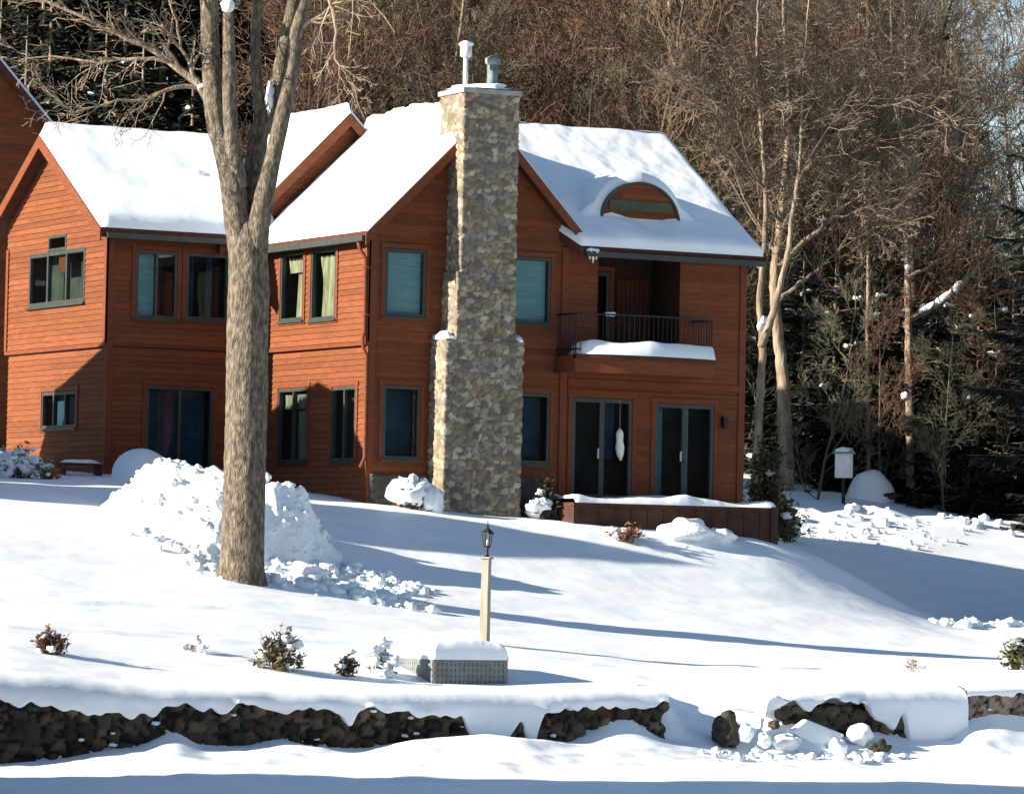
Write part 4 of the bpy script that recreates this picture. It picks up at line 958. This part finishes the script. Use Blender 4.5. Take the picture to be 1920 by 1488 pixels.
def spruce(seed, H, R_, needle, snowy=.12, droop=.35, low=.04, dens=1.):
    rr = random.Random(seed); root = empty('evergreen_tree')
    MB().tube([(0, 0, -.6), (0, 0, H*.5), (0, 0, H)], [H*.016, H*.010, .015], 8).build('trunk', BARKB, root, True)
    fo = MB(); sn = MB(); z = H*low; st = MB()
    while z < H*.985:
        t = (z-H*low)/(H*(1-low)); n = int(rr.randint(5, 7)*(1 if t < .8 else .7))
        Lm = R_*(1-t)**.8+.12
        for k in range(n):
            a = rr.uniform(0, 6.28); L_ = Lm*rr.choice((.45, .7, .85, .95, 1.05, 1.25)); dz = -droop*rr.uniform(.2, 1.7)+.35*t
            dx, dy = math.cos(a), math.sin(a); m = max(3, int(L_*9*dens)); snowb = rr.random() < snowy; z0_ = z; z = z0_
            P0 = Vector((0, 0, min(H*.98, z+rr.uniform(-.25, .25)))); tip = None; seq = []
            for i in range(m+1):
                s = i/m; q = P0+Vector((dx*L_*s, dy*L_*s, dz*L_*s*(1-.45*s)+.10*L_*s*s)); seq.append(q)
            st.tube([seq[0], seq[len(seq)//2], seq[-1]], [.02+.006*L_, .012, .004], 3, cap=False)
            for i in range(1, m+1):
                s = i/m; q = seq[i]
                wd = L_*.34*(1-s)*(.5+s)+.16
                for side in (-1, 1):
                    for _ in range(2):
                        l2 = wd*rr.uniform(.5, 1.15); an = a+side*rr.uniform(.5, 1.15); drop = rr.uniform(-.75, .1)
                        e = q+Vector((math.cos(an)*l2, math.sin(an)*l2, drop*l2))
                        w = rr.uniform(.03, .07)+.012*L_; px, py = -math.sin(an)*w, math.cos(an)*w; tz = rr.uniform(-.5, .5)*w
                        mid = q.lerp(e, .55)
                        fo.add([q, (mid.x+px, mid.y+py, mid.z+tz), e, (mid.x-px, mid.y-py, mid.z-tz)], [(0, 1, 2, 3)])
            if snowb and L_ > .5:
                i0 = rr.randint(max(1, m//4), max(1, m//2)); i1 = min(m, i0+rr.randint(2, max(2, m//2)))
                if i1-i0 >= 1:
                    pp = [seq[i]+Vector((rr.gauss(0, .04), rr.gauss(0, .04), .05+rr.gauss(0, .02))) for i in range(i0, i1+1)]
                    pp = [pp[0]+(pp[0]-pp[1])*.2]+pp+[pp[-1]+(pp[-1]-pp[-2])*.3]
                    sn.tube(pp, [.01]+[rr.uniform(.04, .15)*(.5+.25*L_) for _ in pp[1:-1]]+[.01], 7)
        z += H*rr.uniform(.020, .032)+.05
    b = st.build('branches', BARKB, root, False, False); fo.build('foliage', needle, root, False, False)
    if sn.v: sn.build('snow', SNOWR, root, True, False)
    return root
# ---- the big trunk in front of the lodge
bt = empty('big_tree', onF(452, 1083, -8.0), 'big old grey-brown tree forking over the left wing roof', 'tree')
TB = Matrix.Translation(-Vector(onF(452, 1083, -8.0)))
D0 = float((onF(452, 1083, -8.0)-CAM)@CF)
def tp(x, y, dd=0): return Vector(atD(x, y, D0+dd))
def bk(seed, amp=.07):
    def f(i, k, p, th):
        q = Vector((math.cos(th)*2.6+seed*5.1, math.sin(th)*2.6, p.z*.9)); e = mn.noise(q)*amp*1.2
        q2 = Vector((math.cos(th)*7+seed, math.sin(th)*7, p.z*3.2)); e += (abs(mn.noise(q2))-.2)*amp*1.1
        return 1+e
    return f
def refine(pts, rad, step=.07):
    P = []; Rr = []
    pts = [Vector(p) for p in pts]
    for i in range(len(pts)-1):
        p0 = pts[max(i-1, 0)]; p1 = pts[i]; p2 = pts[i+1]; p3 = pts[min(i+2, len(pts)-1)]
        n = max(2, int((p2-p1).length/step))
        for k in range(n):
            t = k/n; t2 = t*t; t3 = t2*t
            P.append(.5*((2*p1)+(p2-p0)*t+(2*p0-5*p1+4*p2-p3)*t2+(3*p1-p0-3*p2+p3)*t3)); Rr.append(rad[i]*(1-t)+rad[i+1]*t)
    P.append(pts[-1]); Rr.append(rad[-1]); return P, Rr
def limb(mb, px, rad, dd=None, n=22, seed=1, amp=.09):
    dd = dd or [0]*len(px); P, Rr = refine([tp(x, y, d) for (x, y), d in zip(px, dd)], rad); mb.tube(P, Rr, n, bk(seed, amp)); return P
SC = D0/8000.
mb = MB()
limb(mb, [(451, 1112), (452, 1083), (453, 1060), (456, 1000), (460, 850), (464, 650), (466, 540), (465, 470), (463, 425), (461, 395)], [.56, .49, .43, .40, .395, .385, .38, .36, .26, .08], n=40, seed=1, amp=.06)
limb(mb, [(459, 520), (447, 425), (434, 330), (420, 270), (405, 220), (398, 150), (394, 80), (392, 0), (388, -160), (372, -360)], [.25, .255, .235, .22, .20, .185, .175, .165, .12, .05], [0, 0, -.1, -.1, -.1, 0, .1, .1, .2, .5], seed=2)
limb(mb, [(449, 350), (437, 285), (431, 200), (430, 110), (428, 24)], [.18, .15, .135, .12, .10], [-.1, -.25, -.3, -.35, -.4], seed=3)
limb(mb, [(468, 510), (470, 420), (475, 330), (488, 245), (516, 185), (532, 100), (550, 10), (566, -120), (590, -330)], [.25, .23, .20, .18, .165, .14, .125, .09, .04], [.05, .15, .25, .3, .3, .3, .3, .2, 0], seed=4)
limb(mb, [(474, 530), (484, 430), (496, 368), (510, 305), (530, 215), (548, 130), (556, 60), (572, 8), (606, -70), (660, -200)], [.25, .22, .19, .158, .15, .14, .12, .10, .07, .03], [0, -.12, -.22, -.2, -.1, 0, 0, 0, -.2, -.6], seed=5)
limb(mb, [(492, 240), (484, 180), (479, 110), (480, 40), (486, -60), (478, -240)], [.11, .105, .10, .095, .08, .03], [.3, .4, .5, .6, .6, .8], n=16, seed=6)
tk = mb.build('trunk', BARK, bt, True, False); tk.matrix_parent_inverse = TB
cr = MB(); rr = random.Random(12)
def pbranch(px, r0, r1, dd=None, kids=True, n=8, kn=9, kl=.9):
    dd = dd or [0]*len(px); P, Rr = refine([tp(x, y, d) for (x, y), d in zip(px, dd)], np.linspace(r0, r1, len(px)), .15)
    P = [p+Vector((rr.gauss(0, .012), rr.gauss(0, .012), rr.gauss(0, .012))) for p in P]
    cr.tube(P, Rr, n, cap=False)
    if kids:
        for k in range(kn):
            i = rr.randint(len(P)//4, len(P)-2); d = (P[i+1]-P[i]).normalized()
            branch(cr, rr, P[i], rdir(rr, d, rr.uniform(.4, .9)), kl*rr.uniform(.5, 1.2), Rr[i]*.55, 2, 4, .1, .2, 4, (0, 0, 4, 3), .006)
    return P
pbranch([(404, 215), (380, 168), (355, 145), (320, 118), (285, 92), (235, 72), (190, 48), (130, 20), (50, -8)], .10, .02, kn=16)
pbranch([(318, 118), (290, 112), (220, 112), (170, 118), (100, 105), (40, 112)], .045, .012, kn=12)
pbranch([(378, 168), (345, 160), (310, 170), (280, 185), (220, 190), (160, 205), (110, 218)], .05, .010, [0, -.1, -.3, -.4, -.6, -.8, -1], kn=14)
pbranch([(378, 168), (362, 140), (352, 112), (340, 90), (330, 40), (310, -20)], .05, .015, kn=7)
pbranch([(360, 125), (372, 105), (378, 95), (388, 60)], .03, .012, kn=3)
pbranch([(556, 60), (580, 40), (605, 28), (640, -10)], .05, .02, kn=6)
pbranch([(548, 130), (575, 95), (600, 60), (612, 20)], .035, .01, [0, .3, .5, .6], kn=6)
pbranch([(590, -60), (625, 20), (628, 60), (630, 110), (660, 150), (670, 190), (690, 235)], .04, .008, [0, -.5, -.6, -.7, -.8, -1, -1.1], kn=10)
for k in range(34):
    q = tp(rr.uniform(385, 640), rr.uniform(-330, -60), rr.uniform(-.5, .8)); a = rr.uniform(0, 6.28); el = rr.uniform(-.1, .9)
    branch(cr, rr, q, (math.cos(a)*math.cos(el), math.sin(a)*math.cos(el), math.sin(el)), rr.uniform(2, 4.2), .05, 1, 3, .2, .15, 6, (0, 6, 4), .007)
c_ = cr.build('crown', BARKB, bt, False, False); c_.matrix_parent_inverse = TB
mb = MB()
for (x, y, s) in ((427, 12, .14), (476, 408, .07)): mb.blob(tp(x, y, -.12), (s*.9, s*.9, s*.9), x*.1, 10, 7, .3)
mb.blob(tp(506, 180, .1), (.065, .10, .26), 4, 12, 9, .6, 3); mb.blob(tp(379, 163, -.02), (.12, .1, .06), 5, 10, 7, .4)
for s_ in mb.split('snow_clump', SNOWR, bt, True): s_.matrix_parent_inverse = TB
# ---- trees standing right of the lodge
def placed_tree(label, trunks, dd, seeds, group=None, bark=BARKB, twig=TWIGL, snow=(), nb=16, Lb=3.2, brs=(), kids=(0, 7, 6, 4), limbsnow=False):
    base = trunks[0][0][0]; dd = min(ghit(*base), 116.5); p0 = dd; print('TREE', base, dd)
    D = p0; o = empty('bare_tree', atD(base[0], base[1], D), label, 'tree', group); M = Matrix.Translation(-Vector(atD(base[0], base[1], D))); rr = random.Random(seeds)
    tr = MB(); cr = MB(); allp = []
    for ti, (pts, r0, r1) in enumerate(trunks):
        P, Rr = refine([Vector(atD(x, y, D+.2*i)) for i, (x, y) in enumerate(pts)], np.linspace(r0, r1, len(pts)), .12)
        if ti == 0:
            gz0 = zt(P[0].x, P[0].y)-.2
            if gz0 < P[0].z-.05: P = [Vector((P[0].x, P[0].y, gz0)), Vector((P[0].x, P[0].y, (gz0+P[0].z)/2))]+P; Rr = [r0*1.25, r0*1.08]+Rr
        P = [p+Vector((rr.gauss(0, .008), rr.gauss(0, .008), 0)) for p in P]
        tr.tube(P, Rr, 12, bk(seeds, .12)); allp.append((P, Rr))
    for pts, r0, r1 in brs:
        P, Rr = refine([Vector(atD(x, y, D-.15*i)) for i, (x, y) in enumerate(pts)], np.linspace(r0, r1, len(pts)), .15)
        P = [p+Vector((rr.gauss(0, .02), rr.gauss(0, .02), rr.gauss(0, .02))) for p in P]
        cr.tube(P, Rr, 6, cap=False); allp.append((P, Rr))
    for P, Rr in allp:
        for k in range(nb):
            i = int(len(P)*rr.uniform(.42, .98)); i = min(i, len(P)-2); d = (P[i+1]-P[i]).normalized()
            branch(cr, rr, P[i], rdir(rr, d, rr.uniform(.45, 1.0)), Lb*rr.uniform(.45, 1.1), max(.014, Rr[i]*.45), 1, 4, .25, .15, 6, kids, .008)
    a = tr.build('trunk', bark, o, True, False); a.matrix_parent_inverse = M
    a = cr.build('crown', twig, o, False, False); a.matrix_parent_inverse = M
    if limbsnow:
        P, Rr = allp[1]; q = P[1:len(P)//3]; m2 = MB(); m2.tube([p+Vector((0, -.03, .07+.02*math.sin(k*1.7))) for k, p in enumerate(q)], [.02]+[.09+.03*math.sin(k*2.3) for k in range(len(q)-2)]+[.02], 9)
        a = m2.build('limb_snow', SNOWR, o, True, False); a.matrix_parent_inverse = M
    if snow:
        mb = MB()
        for (x, y, sx, sz) in snow: mb.blob(atD(x, y, D-.12), (sx, sx*.8, sz), x*.13, 12, 8, .3)
        
        for a in mb.split('snow_clump', SNOWR, o, True): a.matrix_parent_inverse = M
    return o
placed_tree('slim pale twin-stemmed tree closest to the lodge right wall', [([(1417, 935), (1419, 850), (1425, 740), (1430, 640), (1424, 560), (1432, 480), (1436, 380), (1428, 250), (1420, 120), (1424, -60)], .13, .03), ([(1428, 650), (1445, 600), (1462, 540), (1478, 470), (1486, 400), (1500, 300), (1506, 150), (1520, -40)], .11, .02)], 104, 31, snow=((1426, 612, .10, .12), (1432, 600, .08, .1)), nb=15)
placed_tree('thick leaning tan tree just right of the pale twin-stemmed one', [([(1474, 920), (1474, 850), (1470, 760), (1466, 690), (1456, 600), (1452, 520), (1460, 440), (1472, 330), (1480, 200), (1470, 40), (1474, -80)], .22, .04)], 106, 37, brs=[([(1462, 500), (1500, 460), (1540, 430), (1580, 390), (1640, 350), (1700, 300)], .10, .02), ([(1470, 360), (1510, 320), (1560, 270), (1600, 230), (1660, 190)], .08, .015), ([(1466, 420), (1440, 370), (1410, 310), (1390, 250), (1376, 180)], .07, .015), ([(1462, 560), (1500, 530), (1530, 505), (1572, 470), (1600, 420)], .06, .012)], nb=11)
placed_tree('straight single tree with snow in its crotch and a long limb rising right', [([(1708, 940), (1706, 800), (1704, 640), (1702, 480), (1700, 350), (1694, 220), (1700, 80), (1690, -80)], .14, .03)], 108, 43, bark=BARKB, brs=[([(1708, 595), (1740, 580), (1775, 560), (1820, 515), (1870, 470), (1920, 432), (1990, 380)], .12, .03), ([(1704, 520), (1740, 500), (1790, 470), (1820, 440)], .06, .012), ([(1700, 400), (1670, 350), (1640, 310), (1590, 280)], .05, .01), ([(1700, 340), (1740, 290), (1790, 250), (1850, 190)], .06, .012)], snow=((1698, 742, .15, .11), (1702, 500, .08, .07)), limbsnow=True, nb=9)
placed_tree('thin dark sapling between the tan tree and the snow-crotched tree', [([(1630, 930), (1628, 800), (1626, 650), (1628, 500), (1622, 350), (1616, 200), (1610, 0)], .07, .02)], 110, 47, nb=12, Lb=2.6)
# ---- woodland
BT = [bare_tree(100, 15, .13, BARKD, TWIG, nl=17, low=.14, lean=.1), bare_tree(101, 17, .16, BARKD, TWIGG, nl=18, low=.16, lean=.08), bare_tree(102, 13, .11, BARKD, TWIGR, nl=17, low=.12, lean=.12), bare_tree(103, 19, .19, BARKB, TWIG, nl=17, low=.25), bare_tree(104, 12, .09, BARKD, TWIGG, nl=17, low=.08, lean=.14), bare_tree(105, 16, .14, BARKD, TWIGR, nl=18, low=.15, lean=.1)]
bl = ['tall bare brown-twigged tree of the hillside wood', 'bare olive-grey tree of the hillside wood', 'bare red-brown tree of the hillside wood', 'tallest bare brown tree of the hillside wood', 'small bushy bare tree of the hillside wood', 'bare russet tree of the hillside wood']
big_e = spruce(207, 15, 4.0, NEED, .45, low=.30); pe = atD(2088, 950, 99); big_e.location = (pe[0], pe[1], zt(pe[0], pe[1])-.2); tag(big_e, 'big snowy evergreen leaning in at the right edge', 'tree')
ET = [spruce(200, 9, 2.5, NEED, .03), spruce(201, 13, 3.0, NEED, .03), spruce(202, 6.5, 2.2, NEED, .055)]
el = ['dark snow-flecked evergreen in the wood', 'tall dark evergreen in the wood', 'low dark evergreen with snowy boughs at the wood edge']
used_b = set(); used_e = set()
def putree(protos, used, i, loc, s, rz, label, cat, group):
    o = protos[i] if i not in used else copy_tree(protos[i]); used.add(i)
    o.location = loc; o.scale = (s, s, s*1.0); o.rotation_euler = (0, 0, rz); tag(o, label, cat, group)
    return o
def gz(u, v): return hillz(np.array(float(u)), np.array(float(v))) if v > 24 else zt(u, v)
rf = random.Random(77); spots = []
def free(u, v, dmin):
    for a, b in spots:
        if (a-u)**2+(b-v)**2 < dmin*dmin: return False
    spots.append((u, v)); return True
# evergreens first: a dark band behind the left wing and along the right-hand wood edge
EV = [(x, D, t, s) for x, D, t, s in [(1500, 119, 2, .9), (1560, 117, 0, .72), (1625, 120, 2, 1.05), (1690, 118, 0, .7), (1760, 117, 2, 1.05), (1830, 115, 0, .75), (1895, 116, 2, 1.1), (1960, 114, 0, .85), (1535, 126, 0, .75), (1660, 127, 0, .78), (1790, 125, 0, .85), (1900, 127, 0, .9), (1450, 124, 2, 1.), 
      (-60, 120, 1, .9), (30, 118, 1, .85), (110, 121, 0, 1.05), (180, 119, 0, 1.15), (250, 122, 1, .8), (320, 120, 0, 1.05), (380, 124, 1, .75), (60, 130, 1, 1.), (220, 133, 1, 1.), (140, 140, 1, 1.15), (300, 139, 1, 1.1), (20, 142, 1, 1.2), (400, 142, 1, 1.), (-120, 126, 1, 1.1), (-20, 124, 0, 1.2), (75, 123, 1, .9), (150, 128, 1, 1.), (215, 124, 0, 1.3), (285, 129, 1, 1.05), (345, 127, 0, 1.25), (410, 131, 1, .95), (455, 126, 0, 1.), (10, 134, 1, 1.15), (110, 136, 1, 1.2), (260, 146, 1, 1.2), (360, 148, 1, 1.2), (480, 136, 0, 1.), (560, 140, 1, .9), (660, 136, 0, 1.1), (720, 148, 1, 1.), (800, 150, 0, 1.), (1010, 150, 0, .9), (1000, 139, 0, .8), (1380, 142, 0, .9), (1560, 150, 1, .8), (1250, 155, 1, .75), (1770, 158, 1, 1.), (1850, 146, 0, .9), (1680, 140, 0, .9), (880, 160, 1, 1.)]]
for x, D, t, s in EV:
    p = atD(x, 900, D); u, v = p[0], p[1]; spots.append((u, v))
    lab = el[t]
    if x == 2010: lab = 'big snowy evergreen leaning in at the right edge'
    putree(ET, used_e, t, (u, v, gz(u, v)-.1), s*rf.uniform(.9, 1.1), rf.uniform(0, 6.28), lab, 'tree', None if x == 2010 else ['dark snow-flecked evergreens in the wood', 'tall dark evergreens in the wood', 'low dark evergreens at the wood edge'][t])
for x, D, i, sc_ in ((1528, 114, 4, .5), (1660, 115.5, 2, .45), (1775, 114, 4, .45), (1868, 114.5, 5, .42)):
    p = atD(x, 905, D); spots.append((p[0], p[1]))
    putree(BT, used_b, i, (p[0], p[1], zt(p[0], p[1])-.2), sc_, rf.uniform(0, 6.28), ['', '', 'young red-brown tree in front of the dark evergreens', '', 'young bushy tree in front of the dark evergreens', 'young russet tree in front of the dark evergreens'][i], 'tree', ['', '', 'young red-brown trees before the evergreens', '', 'young bushy trees before the evergreens', 'young russet trees before the evergreens'][i])
nb_ = 0; tries = 0
while nb_ < 235 and tries < 9000:
    tries += 1
    D = 116+110*rf.random()**1.25; x = rf.uniform(-260, 2180); p = atD(x, 800, D); u, v = p[0], p[1]
    if v < 21 or (x > 1480 and D < 124) or (x < 440 and D < 146) or (x > 1790 and D > 146) or (x > 1830 and D > 130 and rf.random() < .6): continue
    if not free(u, v, 1.9 if D < 150 else 2.4): continue
    i = rf.randrange(6)
    putree(BT, used_b, i, (u, v, gz(u, v)-.2), rf.uniform(.75, 1.15), rf.uniform(0, 6.28), bl[i], 'tree', ['tall brown-twigged trees in the wood', 'olive-grey trees in the wood', 'red-brown trees in the wood', 'tallest trees in the wood', 'small bushy trees in the wood', 'russet trees in the wood'][i]); nb_ += 1
# brushy undergrowth on the slope
# ------------------------------------------------------------------ shrubs
def shrub(label, px, py, v, w, hgt, leaf, nst=40, nleaf=260, ls=.06, snow=6, ss=.12, seed=1, stem=TWIGR, rot=0, snowlow=0., cat='shrub', group=None, loc=None):
    rr = random.Random(seed); loc = loc if loc is not None else onF(px, py, v); o = empty('shrub', (loc[0], loc[1], loc[2]-.16*hgt), label, cat, group)
    st = MB(); lf = MB(); sn = MB(); tips = []
    for k in range(nst):
        a = rr.uniform(0, 6.28); sp = rr.random()**.6; e = Vector((math.cos(a)*w*sp, math.sin(a)*w*sp, hgt*(1-.6*sp*sp)*rr.uniform(.45, 1.12)))
        m = e*.5+Vector((rr.gauss(0, .12*w), rr.gauss(0, .12*w), .1*hgt)); b0 = Vector((e.x*.35, e.y*.35, -.12))
        st.tube([b0, m, e], [.008, .006, .003], 4, cap=False); tips.append((b0, m, e))
        for j in range(3):
            q = m.lerp(e, rr.random()); f = q+Vector((rr.gauss(0, .2*w), rr.gauss(0, .2*w), rr.uniform(.05, .3)*hgt)); st.tube([q, f], [.007, .003], 3, cap=False); tips.append((q, q.lerp(f, .5), f))
    st.build('stems', stem, o, False, False)
    for k in range(nleaf):
        b0, m, e = rr.choice(tips); q = (m.lerp(e, rr.random()**.6) if rr.random() < .6 else b0.lerp(m, rr.uniform(.35, 1)))+Vector((rr.gauss(0, .03), rr.gauss(0, .03), rr.gauss(0, .03)))
        d = Vector((rr.gauss(0, 1), rr.gauss(0, 1), rr.gauss(0, .8))).normalized(); s = d.orthogonal().normalized()
        l = ls*rr.uniform(.7, 1.5)
        lf.add([q-d*l, q+s*l*.5, q+d*l, q-s*l*.5], [(0, 1, 2, 3)])
    if nleaf: lf.build('leaves', leaf, o, False, False)
    for k in range(snow):
        b0, m, e = rr.choice(tips); q = m.lerp(e, rr.uniform(.0, 1)); s_ = ss*rr.uniform(.35, 1.15); sn.blob((q.x, q.y, q.z*(1-snowlow)), (s_*1.2, s_*1.2, s_*.8), rr.random()*50, 10, 7, .55, 2.2)
    if snow: sn.split('snow_clump', SNOWR, o, True)
    return o
def gsh(px, v):  # ground point under a screen column
    u = float(onF(px, 1200, v)[0]); return (u, v, zt(u, v))
shrub('brown dried shrub with snow on its top, leftmost on the lower slope', 0, 0, 0, .30, .50, DRYL, 40, 260, .05, 7, .09, 1, loc=gsh(94, -16.9))
shrub('tallest lower-slope shrub, olive-leaved with snow clumps', 0, 0, 0, .44, .78, mat('olive_leaves', (.05, .05, .03), (.16, .14, .08), 8, .85), 55, 420, .055, 12, .09, 2, loc=gsh(524, -16.2))
shrub('small dark shrub between the tall shrub and the lattice box', 0, 0, 0, .19, .40, mat('dark_leaves', (.03, .025, .02), (.09, .07, .05), 8, .85), 26, 170, .05, 3, .07, 3, loc=gsh(650, -16.0))
shrub('snow-laden shrub touching the lattice box', 0, 0, 0, .28, .46, DRYL, 30, 110, .05, 12, .13, 4, loc=gsh(712, -15.6))
shrub('few bare twigs poking through the snow left of the tall shrub', 0, 0, 0, .28, .20, DRYL, 12, 20, .03, 2, .07, 5, loc=gsh(368, -14.9))
shrub('faint reddish twig tuft in the snow on the right', 0, 0, 0, .30, .34, mat('pink_twigs', (.30, .14, .10), (.42, .24, .18), 8), 9, 50, .03, 0, .1, 6, stem=mat('pink_stems', (.32, .17, .13), (.42, .26, .2), 8), loc=gsh(1718, -14.6))
shrub('yellow-green shrub cut by the right edge above the wall', 0, 0, 0, .38, .62, BUSHG, 40, 380, .06, 4, .08, 7, loc=gsh(1910, -16.2))
shrub('snow-capped shrub left of the chimney foot', 0, 0, 0, .48, .50, DRYL, 50, 260, .05, 0, .1, 8, loc=gsh(766, -.9))
c = gsh(766, -.9)
mb = MB(); mb.blob((c[0]-.12, c[1]-.1, c[2]+.42), (.42, .4, .27), 4, 20, 12, .5, 2.4); mb.blob((c[0]+.36, c[1]-.25, c[2]+.26), (.22, .25, .34), 7, 16, 10, .4); mb.blob((c[0]-.02, c[1]-.1, c[2]+.70), (.10, .1, .10), 9); mb.blob((c[0]+.22, c[1]-.1, c[2]+.64), (.09, .1, .09), 11)
o = mb.build('snow', SNOWR, None, True, False); sh_ = [x for x in col.objects if x.get('label', '').startswith('snow-capped shrub left of')][0]; o.parent = sh_; o.matrix_parent_inverse = Matrix.Translation(-Vector(c))
shrub('dark shrub with a snow hood right of the chimney foot', 0, 0, 0, .36, .95, mat('dark_green_leaves', (.012, .016, .01), (.035, .04, .025), 8, .85), 50, 500, .06, 7, .15, 9, loc=gsh(1016, -1.0))
shrub('russet-leaved shrub in front of the deck skirt', 0, 0, 0, .48, .36, REDL, 40, 260, .05, 6, .11, 10, loc=gsh(1168, -2.6))
shrub('snow-plastered orange shrub at the far left by the left wing', 0, 0, 0, .55, .75, mat('orange_leaves', (.20, .09, .03), (.40, .20, .08), 7), 50, 260, .06, 26, .15, 11, loc=gsh(30, 2.2))
shrub('low orange-twigged shrub between the far-left shrub and the snow dome', 0, 0, 0, .32, .5, bpy.data.materials['orange_leaves'], 36, 200, .05, 6, .11, 12, loc=gsh(82, 1.8))
shrub('tall yellow-green shrub at the lodge right corner', 0, 0, 0, .62, 2.5, BUSHG, 90, 2300, .07, 9, .11, 13, loc=gsh(1436, 4.6))
shrub('low green shrub with snow beyond the deck corner', 0, 0, 0, .5, 1.1, BUSHG, 60, 800, .06, 14, .13, 14, loc=gsh(1470, 8.6))
# fallen twig at the end of the debris trail
p = gsh(745, -8.9); rr = random.Random(4); mb = MB()
branch(mb, rr, (0, 0, .04), (1, -.15, .02), .7, .012, 1, 3, 0, .15, 5, (0, 4, 3), .004)
o = mb.build('fallen_twig', TWIG, None, False, False); o.location = p; tag(o, 'thin fallen twig lying on the snow at the end of the debris trail', 'twig')
# ------------------------------------------------------------------ unseen blocks added outside the frame to cast shadows into it
bh = empty('occluder', (-26, -25, LAKE), 'unseen added dark tall boathouse beyond the left edge of the picture', 'occluder')  # added to lay a straight shadow band over the bottom foreground
mb = MB(); mb.box(-4, 4, -5, 4.15, -.3, 7.4); mb.build('wall', SOFF, bh)
mb = MB(); mb.hexa([(-4.3, -5.3, 7.4), (4.3, -5.3, 7.4), (4.3, 4.4, 7.4), (-4.3, 4.4, 7.4), (-4.3, -2, 8.6), (4.3, -2, 8.6), (4.3, 1.5, 8.6), (-4.3, 1.5, 8.6)]); mb.build('roof', SNOWR, bh)
gzb = empty('shadowcaster', (-17, -.5, 0), 'unseen added narrow steep-roofed shed beyond the left edge of the picture', 'shadowcaster')  # added for the tapering shadow across the yard
MB().box(-1.2, 1.2, -1.4, 1.4, -1, 4.9).build('wall', SOFF, gzb)
mb = MB(); mb.add([(-1.4, -1.55, 4.8), (1.4, -1.55, 4.8), (1.4, 1.55, 4.8), (-1.4, 1.55, 4.8), (0, 0, 7.3)], [(0, 1, 4), (1, 2, 4), (2, 3, 4), (3, 0, 4), (3, 2, 1, 0)]); mb.build('roof', SNOWR, gzb)
# ------------------------------------------------------------------ light, sky, camera
W = bpy.data.worlds.new('World'); scn.world = W; W.use_nodes = True
N = W.node_tree.nodes; L = W.node_tree.links
sky = N.new('ShaderNodeTexSky'); sky.sky_type = 'NISHITA'; sky.sun_disc = False; sky.sun_elevation = SUN_EL
sdx, sdy = -math.cos(SUN_AZ), -math.sin(SUN_AZ)
sky.sun_rotation = math.atan2(sdx, sdy) % (2*math.pi)
sky.air_density = 1.0; sky.dust_density = .1; sky.ozone_density = 1.2; sky.altitude = 200
L.new(sky.outputs[0], N['Background'].inputs[0]); N['Background'].inputs[1].default_value = .06
sl = bpy.data.lights.new('sun', 'SUN'); sl.energy = 5.0; sl.angle = math.radians(.4); sl.color = (1, .89, .74)
so = bpy.data.objects.new('sun', sl); col.objects.link(so)
dv = Vector((math.cos(SUN_AZ)*math.cos(SUN_EL), math.sin(SUN_AZ)*math.cos(SUN_EL), -math.sin(SUN_EL)))
so.rotation_euler = dv.to_track_quat('-Z', 'Y').to_euler()
cam = bpy.data.cameras.new('camera'); co = bpy.data.objects.new('camera', cam); col.objects.link(co); scn.camera = co
cam.sensor_width = 36; cam.lens = 36*FPX/1920; cam.clip_start = 1; cam.clip_end = 1500
M = Matrix.Identity(4)
for i in range(3): M[i][0] = CR[i]; M[i][1] = CU[i]; M[i][2] = -CF[i]; M[i][3] = CAM[i]
co.matrix_world = M
scn.view_settings.view_transform = 'Standard'; scn.view_settings.look = 'None'; scn.view_settings.exposure = 1.44
scn.cycles.max_bounces = 6; scn.cycles.transparent_max_bounces = 12
